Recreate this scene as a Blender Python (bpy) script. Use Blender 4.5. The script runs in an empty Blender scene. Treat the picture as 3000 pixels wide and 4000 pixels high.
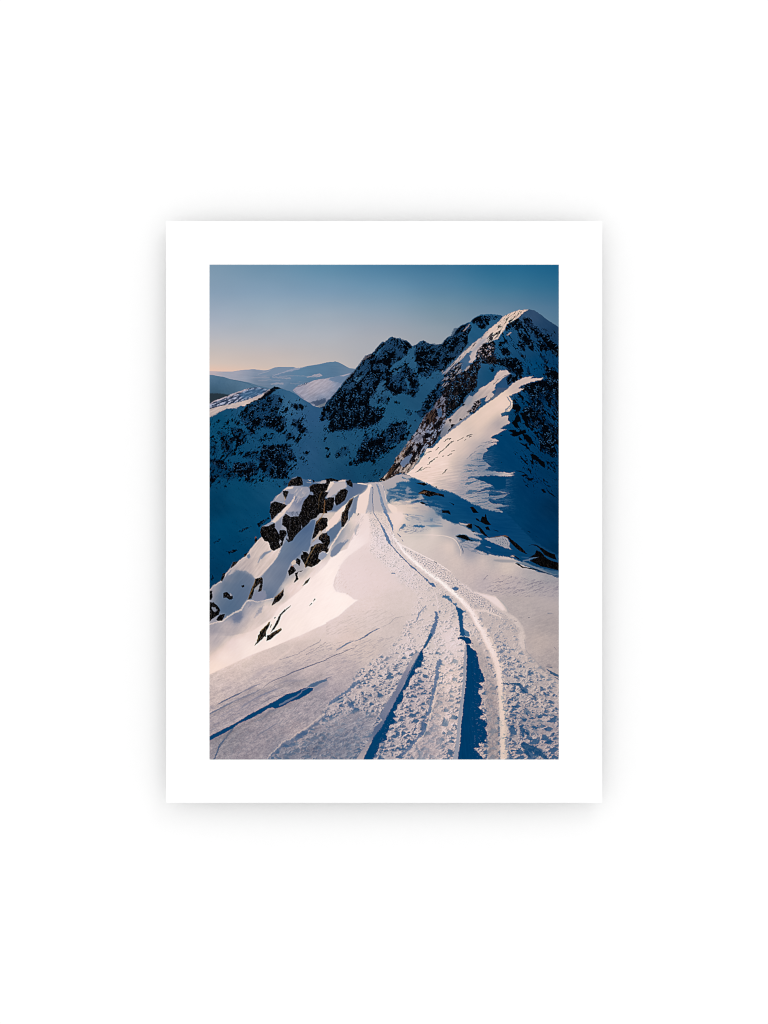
import numpy as np, math

PW, PH = 1364.0, 1932.0          # printed picture in design units
STEP = 1.8                       # design units per grid vertex
NX, NY = int(PW/STEP)+1, int(PH/STEP)+1
gx = np.linspace(0, PW, NX); gy = np.linspace(0, PH, NY)
X, Y = np.meshgrid(gx, gy)
X = X.astype(np.float32); Y = Y.astype(np.float32)

K = 3.646
def T(rc, pts):
    r, c = int(rc[0]), int(rc[1])
    return [(c*455 + p[0]/K, r*483 + p[1]/K) for p in pts]

# ---------------------------------------------------------------- noise
def perlin(u, v, seed):
    rng = np.random.RandomState(seed)
    n = 256
    ang = rng.rand(n, n)*2*np.pi
    ga, gb = np.cos(ang).astype(np.float32), np.sin(ang).astype(np.float32)
    iu = np.floor(u).astype(np.int32); iv = np.floor(v).astype(np.int32)
    fu = (u-iu).astype(np.float32); fv = (v-iv).astype(np.float32)
    su = fu*fu*fu*(fu*(fu*6-15)+10); sv = fv*fv*fv*(fv*(fv*6-15)+10)
    def g(a, b, x, y):
        aa = (iu+a) & 255; bb = (iv+b) & 255
        return ga[aa, bb]*x + gb[aa, bb]*y
    n00 = g(0,0,fu,fv); n10 = g(1,0,fu-1,fv); n01 = g(0,1,fu,fv-1); n11 = g(1,1,fu-1,fv-1)
    return (n00*(1-su)+n10*su)*(1-sv) + (n01*(1-su)+n11*su)*sv

def fbm(x, y, sx, sy=None, ang=0.0, seed=0, octs=4, gain=.55, ridged=False):
    """x,y in design units; sx,sy feature length along / across direction ang (deg)."""
    sy = sy or sx
    a = math.radians(ang); ca, sa = math.cos(a), math.sin(a)
    u = (x*ca + y*sa)/sx + 37.3; v = (-x*sa + y*ca)/sy + 11.7
    o = 0; amp = 1; tot = 0
    for i in range(octs):
        n = perlin(u, v, seed*17+i)*1.5
        if ridged: n = 1-2*np.abs(n)
        o = o + n*amp; tot += amp
        amp *= gain; u = u*2.03+5.1; v = v*2.03+9.2
    return o/tot

def uniform(n):
    f = n.ravel(); idx = np.argsort(f[::7]); s = f[::7][idx]
    return np.interp(n, s[::50], np.linspace(0, 1, len(s))[::50]).astype(np.float32)

def ss(a, b, x):
    t = np.clip((x-a)/(b-a), 0, 1); return t*t*(3-2*t)

# shared edge warps
W1x = fbm(X, Y, 11, seed=1, octs=3, gain=.7); W1y = fbm(X, Y, 11, seed=2, octs=3, gain=.7)
W2x = fbm(X, Y, 60, seed=3, octs=3); W2y = fbm(X, Y, 60, seed=4, octs=3)

img = np.zeros((NY, NX, 3), np.float32)

def box(pts, pad):
    xs = [p[0] for p in pts]; ys = [p[1] for p in pts]
    x0 = max(0, int((min(xs)-pad)/STEP)); x1 = min(NX, int((max(xs)+pad)/STEP)+2)
    y0 = max(0, int((min(ys)-pad)/STEP)); y1 = min(NY, int((max(ys)+pad)/STEP)+2)
    return slice(y0, max(y0, y1)), slice(x0, max(x0, x1))

def sdf(pts, sl, warp=0., big=0.):
    px = X[sl] + warp*W1x[sl] + big*W2x[sl]; py = Y[sl] + warp*W1y[sl] + big*W2y[sl]
    d = np.full(px.shape, 1e9, np.float32); ins = np.zeros(px.shape, bool)
    n = len(pts)
    for i in range(n):
        ax, ay = pts[i]; bx, by = pts[(i+1) % n]
        ex, ey = bx-ax, by-ay
        L = ex*ex+ey*ey + 1e-9
        t = np.clip(((px-ax)*ex + (py-ay)*ey)/L, 0, 1)
        dx = px-ax-ex*t; dy = py-ay-ey*t
        d = np.minimum(d, dx*dx+dy*dy)
        if ay != by:
            c = ((ay > py) != (by > py)) & (px < ex*(py-ay)/(by-ay)+ax)
            ins ^= c
    d = np.sqrt(d); return np.where(ins, -d, d)

def pmask(pts, feather=2., warp=0., big=0.):
    pad = feather + warp + big + 4
    sl = box(pts, pad)
    d = sdf(pts, sl, warp, big)
    return sl, ss(feather*.5, -feather*.5, d) if feather > 0 else (d < 0)*1., d

def over(sl, m, col):
    """col: tuple 0..255 or array (h,w,3)"""
    c = np.asarray(col, np.float32)
    img[sl] = img[sl]*(1-m[..., None]) + c*m[..., None]

def fill(pts, col, feather=2., warp=0., big=0., op=1.):
    sl, m, d = pmask(pts, feather, warp, big)
    c = col[sl] if isinstance(col, np.ndarray) and col.ndim == 3 else col
    over(sl, m*op, c)

def smask(pts, ws, warp=0., feather=2.):
    """variable-width polyline; ws width per point"""
    if not hasattr(ws, '__len__'): ws = [ws]*len(pts)
    pad = max(ws) + warp + feather + 3
    sl = box(pts, pad)
    px = X[sl] + warp*W1x[sl]; py = Y[sl] + warp*W1y[sl]
    d = np.full(px.shape, 1e9, np.float32)
    for i in range(len(pts)-1):
        ax, ay = pts[i]; bx, by = pts[i+1]
        ex, ey = bx-ax, by-ay; L = ex*ex+ey*ey+1e-9
        t = np.clip(((px-ax)*ex+(py-ay)*ey)/L, 0, 1)
        dd = np.hypot(px-ax-ex*t, py-ay-ey*t) - .5*(ws[i]*(1-t)+ws[i+1]*t)
        d = np.minimum(d, dd)
    return sl, ss(feather*.5, -feather*.5, d)

def stroke(pts, ws, col, op=1., warp=0., feather=2.):
    if not hasattr(ws, '__len__'): ws = [ws]*len(pts)
    sl, m = smask(pts, ws, warp, feather)
    c = col[sl] if isinstance(col, np.ndarray) and col.ndim == 3 else col
    over(sl, m*op, c)

def field(samples, power=3.):
    """smooth colour field from (x,y,(r,g,b)) samples, on a coarse grid then upsampled"""
    cx = np.linspace(0, PW, 70); cy = np.linspace(0, PH, 98)
    CX, CY = np.meshgrid(cx, cy)
    num = 0; den = 0
    for (x, y, c) in samples:
        w = 1./((CX-x)**2+(CY-y)**2+400.)**(power/2)
        num = num + w[..., None]*np.asarray(c, float); den = den + w
    f = num/den[..., None]
    iy = gy/PH*97; ix = gx/PW*69
    y0 = np.clip(iy.astype(int), 0, 96); x0 = np.clip(ix.astype(int), 0, 68)
    fy = (iy-y0)[:, None, None]; fx = (ix-x0)[None, :, None]
    a = f[y0][:, x0]; b = f[y0][:, x0+1]; c = f[y0+1][:, x0]; d = f[y0+1][:, x0+1]
    return ((a*(1-fx)+b*fx)*(1-fy) + (c*(1-fx)+d*fx)*fy).astype(np.float32)

def F(spec, power=3.):
    s = []
    for rc, items in spec.items():
        for (x, y, c) in items:
            (px, py), = T(rc, [(x, y)]); s.append((px, py, c))
    return field(s, power)

# ================================================================ SKY
cols = [(0,   [(0,(122,150,172)),(110,(137,160,182)),(220,(165,175,190)),(275,(180,182,190)),(330,(196,188,186)),(385,(212,194,184)),(405,(224,194,178)),(420,(232,194,176))]),
        (227, [(0,(108,144,170)),(110,(134,160,183)),(220,(164,177,190)),(302,(184,184,190)),(357,(198,187,184)),(395,(206,190,182)),(415,(214,192,180))]),
        (455, [(0,(92,138,167)),(110,(125,155,180)),(192,(155,170,185)),(275,(174,179,188)),(357,(188,183,184)),(400,(196,186,183))]),
        (682, [(0,(75,125,158)),(82,(104,144,172)),(165,(134,158,178)),(247,(160,168,180)),(290,(168,171,179))]),
        (910, [(0,(60,114,148)),(82,(85,130,160)),(165,(115,145,165)),(247,(140,155,168)),(300,(152,160,170))]),
        (1137,[(0,(38,105,143)),(82,(62,118,150)),(165,(98,131,156)),(220,(112,138,160))]),
        (1364,[(0,(26,95,135)),(82,(45,105,140)),(165,(78,118,148)),(235,(92,126,151))])]
colarr = []
for cx_, lst in cols:
    ys = [l[0] for l in lst]
    colarr.append(np.stack([np.interp(gy, ys, [l[1][k] for l in lst]) for k in range(3)], -1))
colarr = np.array(colarr)
cxs = [c[0] for c in cols]
ix = np.interp(gx, cxs, range(len(cxs))); i0 = np.clip(ix.astype(int), 0, len(cxs)-2); fx = ix-i0
fx = fx*fx*(3-2*fx)*.5+fx*.5
img[:] = (colarr[i0]*(1-fx)[:, None, None] + colarr[i0+1]*fx[:, None, None]).transpose(1, 0, 2)
img += (fbm(X, Y, 180, 90, seed=9, octs=2)*2.2)[..., None]

BOT = lambda rc, xr, xl: T(rc, [(xr, 1761), (xl, 1761)])
streakH = fbm(X, Y, 70, 7, 3, seed=12, octs=4)
streakH2 = fbm(X, Y, 40, 5, -18, seed=13, octs=4)
fine = fbm(X, Y, 5, seed=14, octs=2)
fine2 = fbm(X, Y, 9, seed=15, octs=3)

# ================================================================ FAR HILLS
farcol = F({'00': [(0,1530,(188,172,178)),(400,1510,(168,165,178)),(800,1520,(150,156,174)),(300,1580,(160,163,178)),(500,1560,(146,155,175)),
                   (450,1640,(150,156,172)),(700,1600,(120,138,162)),(900,1600,(105,130,156)),(1200,1600,(98,126,154)),(900,1700,(98,122,148)),
                   (1500,1600,(90,122,150)),(1400,1700,(95,122,150)),(700,1700,(105,124,146)),(1000,1740,(92,118,144))]})
fill(T('00', [(-20,1515),(100,1517),(170,1522),(310,1522),(450,1500),(560,1492),(620,1486),(700,1495),(760,1503),(900,1500),(1200,1480),(1700,1440),(1700,1900),(-20,1900)]),
     farcol + (streakH*9)[..., None], 1.5)
fill(T('00', [(680,1570),(740,1540),(830,1500),(870,1485),(930,1462),(990,1454),(1100,1456),(1190,1455),(1250,1473),(1400,1500),(1300,1560)]), (118,138,162), 2.)
stroke(T('00', [(690,1562),(760,1540),(830,1520),(880,1492)]), [2,3,3,1], (165,164,178), .6)
h2 = F({'00': [(1000,1560,(105,130,158)),(1300,1520,(92,127,156)),(1650,1450,(88,122,152)),(1500,1600,(86,120,148)),(1000,1650,(105,128,154))],
        '01': [(100,1420,(90,122,150)),(300,1480,(98,124,150)),(100,1550,(84,116,146)),(300,1540,(100,124,150))]})
fill(T('00', [(850,1600),(990,1555),(1100,1515),(1200,1485),(1280,1470),(1400,1440),(1560,1415),(1659,1392)]) +
     T('01', [(60,1383),(90,1385),(130,1376),(180,1390),(240,1420),(300,1455),(340,1475),(420,1480),(420,1800)]) + T('00', [(1000,1800)]),
     h2 + (streakH*5)[..., None], 1.6)
stroke(T('00', [(900,1575),(1000,1552),(1090,1520),(1180,1495),(1300,1472),(1380,1450)]), [3,4,6,9,6,1], (158,160,178), .7, warp=5)
stroke(T('00', [(1400,1440),(1560,1417),(1659,1395)]), [2,1,1], (170,170,182), .6)
for pts, w, o in [([(900,1600),(1050,1615),(1150,1618)],5,.5),([(1000,1590),(1200,1580),(1400,1590)],3,.4),([(1390,1600),(1480,1580),(1560,1560),(1600,1575),(1560,1590),(1450,1600)],[2,5,7,4,6,1],.9),
                  ([(880,1700),(980,1690),(1040,1695)],6,.6),([(1150,1690),(1300,1700),(1350,1698)],4,.6),([(1250,1670),(1450,1675)],3,.5),([(600,1610),(700,1600),(850,1605)],4,.35),([(700,1650),(850,1640),(1000,1650)],4,.3)]:
    stroke(T('00', pts), [q*1. for q in w] if hasattr(w,'__len__') else w, (165,160,172), o, warp=4, feather=3)
# shading band below the long valley
fill(T('00', [(1150,1660),(1500,1640),(1700,1640),(1700,1900),(900,1900)]), (82,114,144), 14, op=.5)
# left dark hill
h3 = F({'00': [(50,1600,(86,118,146)),(150,1700,(72,106,134)),(300,1650,(84,116,142)),(500,1690,(84,116,142)),(700,1740,(82,112,138))],
        '10': [(100,20,(62,96,122)),(300,40,(66,96,120)),(100,65,(52,80,100))]})
fill(T('00', [(-20,1568),(50,1570),(120,1585),(200,1597),(300,1630),(420,1650),(560,1676),(700,1722),(830,1750),(1000,1790),(1000,2100),(-20,2100)]), h3 + (fine2*4)[..., None], 2)
fill(T('10', [(-20,75),(100,68),(200,78),(300,95),(300,160),(0,260),(-20,260)]), (40,54,64), 8, warp=3)
stroke(T('00', [(300,1632),(450,1665),(560,1695),(640,1740)]), [2,3,3,2], (58,92,120), .5)

# sunny hill behind the col
h5n = fbm(X, Y, 34, 6, -32, seed=21, octs=4)
h5 = F({'00': [(1300,1740,(150,150,168)),(1500,1700,(182,170,178)),(1650,1690,(180,170,180))],
        '01': [(60,1640,(172,165,178)),(160,1640,(105,128,156)),(200,1580,(108,130,158)),(60,1720,(176,168,180)),(180,1720,(120,135,162))],
        '10': [(1250,60,(160,155,172)),(1450,60,(178,168,178)),(1600,40,(172,165,178)),(1450,150,(130,138,160)),(1600,140,(95,118,148))],
        '11': [(20,40,(160,158,175)),(80,60,(110,128,156))]})
fill(T('00', [(1180,1790),(1260,1720),(1400,1680),(1500,1645),(1560,1630),(1659,1620)]) + T('01', [(90,1600),(200,1580),(300,1555),(350,1548),(380,1600),(200,1800)]) +
     T('11', [(100,120),(0,200)]) + T('10', [(1500,260),(1340,165)]), h5 + (h5n*26)[..., None], 2, warp=2)
fill(T('01', [(60,1610),(200,1582),(230,1588),(330,1560),(350,1552),(300,1620),(220,1690),(130,1670),(40,1640)]), (100,125,155), 6, op=.8, warp=3)
stroke(T('01', [(200,1584),(250,1580),(330,1553)]), [1,5,3], (176,170,182), .8)
stroke(T('00', [(1250,1740),(1350,1700),(1430,1680)]), [3,4,2], (48,70,96), .7, warp=8)
stroke(T('10', [(1180,20),(1260,80),(1340,150)]), [3,5,5], (90,110,140), .5, warp=8)

# dappled strip H4
h4n = uniform(fbm(X, Y, 26, 6, -24, seed=22, octs=4))
fill(T('10', [(-20,225),(90,165),(200,130),(330,80),(470,25),(560,-5)]) + T('00', [(560,1760),(620,1745),(700,1742),(780,1765)]) + T('10', [(900,60),(780,90),(600,150),(400,200),(200,250),(-20,320)]),
     np.array((70,84,110), np.float32) + (ss(.62,.85,h4n)*95)[..., None]*np.array((1,.92,.9)) - (ss(.35,.1,h4n)*38)[..., None], 2, warp=3)
stroke(T('10', [(0,232),(90,175),(200,138),(330,88),(470,32),(560,4)]), [2,5,5,6,5,3], (192,176,182), .75, warp=5)
fill(T('10', [(420,90),(560,25),(700,-10),(800,20),(760,70),(600,130),(480,150)]), (64,104,140), 16, op=.75, warp=6)

# ================================================================ BASIN (shaded snow) : M1 + M2 + right
basin = F({'10': [(100,500,(12,78,114)),(500,300,(30,84,122)),(1200,150,(58,104,142)),(1450,400,(48,92,134)),(1450,900,(42,88,128)),(1350,1200,(38,85,125)),(400,1500,(6,74,112)),
                  (900,1450,(20,82,120)),(100,1700,(2,62,98)),(300,900,(14,74,112)),(700,700,(22,78,116)),(100,1200,(8,68,105)),(900,1000,(26,80,118))],
           '11': [(1000,300,(32,88,124)),(300,700,(32,85,122)),(100,900,(34,85,120)),(1100,620,(36,86,122)),(500,1200,(20,76,112)),(900,1000,(22,76,112)),(300,1280,(22,72,108)),(100,100,(40,90,124)),
                  (1300,100,(34,84,120)),(700,1280,(20,72,106))],
           '12': [(850,700,(0,66,112)),(1200,300,(0,60,102)),(1300,1400,(0,56,100)),(700,1600,(0,68,114)),(1600,1700,(2,48,86)),(1600,1000,(0,52,92)),(1000,1000,(0,64,110)),(300,100,(40,80,116))],
           '20': [(200,200,(0,72,112)),(300,600,(0,65,105)),(100,900,(2,60,98)),(700,100,(6,74,114))],
           '22': [(1000,100,(0,62,106)),(1400,300,(0,55,98)),(1200,500,(2,58,100)),(1600,600,(2,50,88)),(400,50,(4,70,112))],
           '01': [(1000,1100,(52,98,134)),(1100,1400,(45,95,132)),(800,1700,(46,92,128)),(1450,1650,(38,90,128)),(400,1650,(60,104,138)),(1450,1200,(48,94,128))],
           '02': [(500,1000,(34,92,132)),(700,850,(44,96,134)),(200,1200,(48,92,124)),(350,1350,(72,104,142)),(1500,800,(38,72,108)),(1300,720,(54,82,116)),(1600,950,(28,62,98)),(1250,1200,(22,72,112)),
                  (1350,1450,(0,72,118)),(900,1100,(26,82,124)),(700,1580,(20,80,120)),(1550,1350,(8,60,102)),(850,1660,(44,84,126)),(1500,1600,(4,58,100))]})
M12 = (T('10', [(-20,300),(200,245),(400,195),(600,145),(780,70),(880,0)]) + T('00', [(880,1755),(905,1742),(930,1735),(970,1740),(1030,1762)]) +
       T('10', [(1050,10),(1150,40),(1250,95),(1340,160),(1420,200),(1480,250),(1570,270),(1640,250)]) + T('11', [(0,200),(80,120),(150,40)]) +
       T('01', [(170,1761),(200,1740),(250,1660),(340,1570),(420,1480),(450,1440),(510,1360),(570,1290),(640,1265),(690,1230),(720,1180),(770,1120),(800,1095),(845,1100),(860,1080),(890,1050),(905,1032),(940,1022),(1000,1045),(1020,1038),(1060,1052),(1080,1080),(1125,1080),(1140,1072),(1165,1095),(1190,1110),(1215,1145),(1240,1160),(1300,1125),(1340,1088),(1390,1076),(1415,1090),(1430,1115),(1480,1122),(1560,1145),(1610,1130),(1659,1128)]) +
       T('02', [(10,1100),(60,1040),(100,1012),(140,1015),(150,1000),(200,920),(260,860),(310,848),(330,835),(400,810),(430,770),(470,745),(540,710),(640,700),(720,702),(830,718),(860,735),(930,705),(1010,670),(1090,645),(1170,640),(1240,635),(1310,650),(1370,690),(1430,735),(1500,790),(1600,850),(1700,925),(1700,8000),(-5000,8000)]))
bsn = fbm(X, Y, 60, 22, 40, seed=30, octs=4)
basin = basin*np.array((.9, .92, .92), np.float32)
fill(M12, basin + (bsn*5)[..., None] + (fine*1.5)[..., None], 1.8, warp=2.5)

# ---- rocks: density map
D = np.zeros((NY, NX), np.float32)
def dens(rc, pts, v, feather=12, warp=7, mode='max'):
    sl, m, d = pmask(T(rc, pts), feather, warp, 5)
    if mode == 'max': D[sl] = np.maximum(D[sl], v*m)
    else: D[sl] = D[sl]*(1-m) + v*m
# M1 face (tile 10)
dens('10', [(790,60),(900,0),(940,30),(900,80),(1010,90),(1040,180),(1040,260),(960,330),(1090,420),(1100,560),(1020,640),(880,580),(700,560),(660,640),(560,680),(520,560),(460,480),(440,340),(520,250),(680,160)], .66)
dens('10', [(790,70),(880,10),(930,30),(880,90),(760,160),(640,190),(520,250),(620,190)], .85, 8)
dens('10', [(480,420),(700,420),(1000,380),(1040,520),(900,560),(700,540),(560,500)], .78)
dens('10', [(540,560),(660,570),(660,650),(590,680)], .92)
dens('10', [(1150,190),(1340,220),(1350,320),(1220,320),(1160,270)], .55)
dens('10', [(1160,430),(1290,430),(1310,520),(1400,590),(1430,650),(1340,640),(1250,620),(1180,520)], .66)
dens('10', [(1060,640),(1200,620),(1220,700),(1080,740)], .55)
dens('10', [(270,540),(420,560),(560,640),(540,720),(460,830),(380,760),(300,640)], .6)
dens('10', [(380,700),(500,740),(450,830),(400,800)], .9)
dens('10', [(120,600),(200,600),(340,700),(340,960),(240,1000),(180,850),(140,700)], .56)
dens('10', [(190,780),(280,780),(340,880),(320,950),(210,900)], .72)
dens('10', [(0,730),(100,740),(150,870),(100,960),(0,960)], .5)
dens('10', [(0,980),(100,1000),(260,1060),(250,1180),(140,1160),(60,1100),(0,1040)], .78)
dens('10', [(330,1040),(460,1050),(640,1030),(720,1150),(700,1240),(560,1280),(420,1260),(330,1180)], .78)
dens('10', [(760,800),(940,800),(1090,780),(1180,870),(1240,1000),(1240,1050),(1090,1040),(1140,1140),(1080,1260),(960,1260),(720,1160),(700,1000)], .8)
dens('10', [(860,850),(1000,860),(1060,1000),(1120,1180),(1000,1220),(860,1050)], .92)
dens('10', [(500,900),(700,860),(760,1050),(560,1020),(460,1000)], .58)
dens('10', [(0,1060),(330,1140),(420,1260),(300,1330),(100,1260),(0,1330)], .58)
dens('10', [(700,1160),(1100,1240),(1180,1280),(980,1300),(820,1280)], .6)
dens('10', [(0,1230),(100,1240),(80,1340),(0,1340)], .7)
dens('10', [(420,1300),(600,1250),(700,1290),(560,1380)], .5)
dens('10', [(1050,1330),(1110,1330),(1090,1400),(1050,1390)], .7)
dens('10', [(900,1300),(1000,1330),(1000,1400),(920,1390)], .4)
dens('10', [(740,600),(960,640),(960,740),(820,760),(740,700)], .42)
dens('10', [(0,1380),(90,1370),(70,1440),(0,1440)], .4)
dens('10', [(300,300),(420,340),(440,450),(280,520)], .32)
dens('10', [(1320,880),(1450,890),(1440,950),(1340,960)], .4)
dens('10', [(1300,960),(1380,1000),(1400,1100),(1340,1120)], .25)
dens('10', [(20,440),(1040,440),(1250,800),(1200,1300),(900,1360),(300,1400),(0,1400)], .17, 60)
dens('10', [(1400,200),(1659,130),(1659,450),(1570,470),(1570,390),(1600,300),(1500,240)], .8)
dens('10', [(1640,560),(1659,560),(1659,780),(1620,760)], .5)
# M2 main
dens('01', [(170,1800),(250,1660),(340,1570),(420,1480),(510,1360),(570,1290),(640,1265),(720,1180),(800,1095),(890,1050),(940,1022),(1060,1052),(1140,1072),(1240,1160),(1180,1300),(1100,1330),(960,1420),(900,1500),(1000,1560),(1120,1440),(1240,1440),(1310,1560),(1330,1700),(1330,1800)], .71, 6)
dens('01', [(1240,1160),(1390,1076),(1480,1122),(1610,1130),(1700,1110),(1700,1480),(1560,1520),(1520,1560),(1450,1620),(1340,1580),(1280,1400),(1240,1250)], .72, 6)
dens('01', [(1260,1300),(1500,1350),(1659,1400),(1620,1480),(1480,1460),(1300,1440)], .92)
dens('01', [(560,1380),(700,1330),(860,1300),(1000,1250),(1040,1330),(900,1420),(700,1450)], .88)
dens('01', [(640,1500),(800,1520),(860,1560),(700,1620)], .92)
dens('01', [(1160,1500),(1260,1560),(1300,1761),(1200,1761),(1130,1600)], .9)
for p, v in [([(1230,1170),(1270,1190),(1230,1260),(1170,1340),(1090,1400),(1000,1440),(930,1430),(1050,1370),(1150,1290),(1190,1200)],.1),
             ([(1100,1400),(1200,1370),(1240,1440),(1300,1560),(1280,1560),(1220,1460),(1120,1450)],.2),
             ([(700,1790),(760,1680),(850,1640),(860,1720),(830,1790)],.12), ([(870,1530),(1000,1500),(1000,1560),(900,1580)],.2),
             ([(1330,1600),(1400,1640),(1480,1600),(1520,1530),(1680,1500),(1680,1600),(1560,1700),(1480,1800),(1340,1800)],.06),
             ([(430,1600),(520,1560),(470,1680),(400,1640)],.35), ([(1140,1600),(1200,1761),(1180,1790),(1120,1650)],.2), ([(700,1240),(830,1150),(800,1200),(720,1290),(660,1300)],.4)]:
    dens('01', p, v, 10, 8, 'set')
dens('01', [(1540,1761),(1600,1650),(1659,1600),(1659,1790)], .7)
# tile 02
dens('02', [(-10,1110),(60,1040),(140,1010),(200,920),(260,860),(380,830),(420,880),(360,1000),(370,1120),(300,1230),(180,1340),(-10,1480)], .74, 6)
dens('02', [(160,900),(300,860),(260,960),(140,1060),(100,1060)], .9)
dens('02', [(-10,1480),(100,1400),(0,1580)], .6)
for p, v in [([(400,810),(470,745),(720,705),(680,800),(660,870),(560,940),(490,860),(410,830)],.72), ([(690,710),(860,730),(800,790),(700,800)],.6),
    ([(700,1090),(760,1120),(740,1250),(800,1350),(780,1420),(700,1430),(620,1410),(520,1410),(480,1330),(500,1210),(560,1140)],.84),
    ([(530,1410),(540,1450),(500,1550),(500,1700),(450,1800),(-10,1800),(-10,1600),(60,1530),(160,1440),(240,1370),(280,1400),(270,1530),(300,1520),(370,1440),(430,1390),(480,1340)],.84),
    ([(910,860),(1070,770),(1130,830),(1130,900),(1080,950),(1030,920),(960,900)],.84), ([(1150,760),(1280,780),(1280,830),(1340,870),(1420,960),(1400,1060),(1310,1040),(1290,960),(1220,900),(1160,830)],.78),
    ([(1060,960),(1190,980),(1290,1090),(1310,1240),(1250,1220),(1200,1130),(1100,1050)],.86), ([(1080,1080),(1180,1100),(1180,1240),(1080,1170)],.8),
    ([(1390,960),(1500,1020),(1600,1110),(1680,1200),(1680,1330),(1560,1260),(1480,1150),(1400,1050)],.9), ([(1340,1080),(1440,1090),(1530,1200),(1480,1230),(1400,1190)],.84),
    ([(820,1190),(920,1170),(980,1270),(920,1300),(850,1270)],.88), ([(800,1340),(900,1310),(1060,1320),(1120,1400),(1150,1500),(1140,1620),(1080,1620),(1040,1560),(960,1540),(920,1490),(850,1430)],.86),
    ([(1040,1190),(1120,1270),(1190,1280),(1190,1340),(1110,1300)],.75), ([(870,1050),(930,1080),(950,1140),(870,1110)],.9), ([(1380,1270),(1450,1290),(1520,1400),(1480,1420),(1400,1320)],.78),
    ([(1370,1400),(1440,1400),(1560,1500),(1680,1560),(1680,1800),(1540,1800),(1480,1600),(1400,1500)],.88), ([(1190,1460),(1250,1480),(1270,1590),(1210,1560)],.82),
    ([(900,1600),(960,1560),(1050,1580),(1060,1650),(990,1700),(930,1720)],.92), ([(1120,1720),(1200,1690),(1300,1680),(1400,1650),(1520,1640),(1560,1800),(1120,1800)],.9),
    ([(660,1480),(720,1430),(790,1450),(720,1530)],.6), ([(1500,850),(1600,920),(1650,1000),(1600,990)],.35), ([(1560,1300),(1659,1400),(1659,1500),(1560,1420)],.4), ([(1170,880),(1240,960),(1300,1000),(1180,960)],.5)]:
    dens('02', p, v, 8, 8)
# tile 11
for p, v in [([(0,180),(80,120),(180,-10),(640,-10),(720,50),(620,180),(640,250),(760,290),(820,400),(760,470),(680,530),(560,580),(420,570),(340,610),(200,620),(60,620),(20,560),(60,460),(-10,430)],.84),
    ([(60,250),(400,100),(560,300),(700,330),(700,480),(480,540),(300,560),(120,560),(100,400)],.93),
    ([(690,180),(850,90),(920,170),(830,220),(720,230)],.55), ([(910,-10),(1150,-10),(1100,60),(960,110),(910,40)],.86), ([(1180,-10),(1310,-10),(1280,100),(1240,170),(1190,90),(1060,80),(1000,130)],.66),
    ([(950,170),(1070,190),(1020,240)],.5), ([(1680,-10),(1500,20),(1440,130),(1370,220),(1350,300),(1270,340),(1340,420),(1400,400),(1480,320),(1560,230),(1680,100)],.72),
    ([(440,900),(500,760),(570,650),(640,700),(780,680),(860,600),(900,480),(1000,500),(1120,480),(1150,600),(1120,700),(1040,780),(930,790),(900,900),(780,950),(740,1000),(640,1040),(500,1060),(440,1080),(340,1090),(420,1020)],.74),
    ([(500,780),(700,720),(860,680),(880,840),(760,920),(560,980),(480,920)],.92), ([(1000,490),(1100,480),(1100,540),(1020,540)],.9), ([(100,950),(190,850),(330,800),(340,900),(250,980),(130,1000)],.55),
    ([(1120,290),(1210,310),(1220,380),(1150,400)],.58), ([(540,1250),(660,1170),(850,1140),(760,1250),(620,1320)],.36), ([(-10,830),(60,840),(80,960),(0,1000)],.4), ([(300,1050),(440,1040),(420,1100),(320,1100)],.5),
    ([(200,620),(280,680),(290,720),(230,700)],.5), ([(1250,450),(1300,440),(1280,490)],.7), ([(650,600),(800,600),(700,680)],.4)]:
    dens('11', p, v, 9, 8)
# tile 12
for p, v in [([(-10,-10),(430,-10),(400,60),(330,110),(290,200),(180,290),(100,390),(30,430),(-10,440)],.9),
    ([(1170,-10),(1680,-10),(1680,820),(1600,780),(1640,980),(1580,1000),(1480,930),(1400,880),(1380,780),(1350,700),(1400,640),(1380,590),(1260,560),(1180,480),(1100,360),(1180,340),(1150,260),(1230,240),(1220,150),(1200,60)],.7),
    ([(1380,480),(1500,520),(1600,640),(1620,780),(1500,880),(1400,860),(1380,760),(1440,640)],.92), ([(1150,260),(1280,260),(1300,440),(1200,440),(1160,340)],.88), ([(1200,-10),(1420,-10),(1420,140),(1300,160),(1230,80)],.85), ([(1480,-10),(1680,-10),(1680,120),(1540,90)],.9)]:
    dens('12', p, v, 9, 8)
dens('12', [(1440,180),(1560,260),(1659,420),(1659,560),(1560,500),(1440,380)], .45, 14, 9, 'set')
# tile 20 right of basin streaks

dens('20', [(660,180),(720,130),(850,70),(860,100),(760,160),(700,220)], .62, 5, 4)
for p in [([(20,450),(80,420),(180,350),(100,430)]), ([(400,280),(520,220),(600,200),(440,290)]), ([(400,440),(480,400),(540,350),(460,430)]), ([(230,560),(380,520),(400,550),(280,600)]), ([(10,650),(60,640),(50,670)]), ([(10,990),(40,910),(70,940),(40,980)]),([(10,860),(30,870),(20,900)])]:
    dens('20', p, .62, 6, 5)

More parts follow.
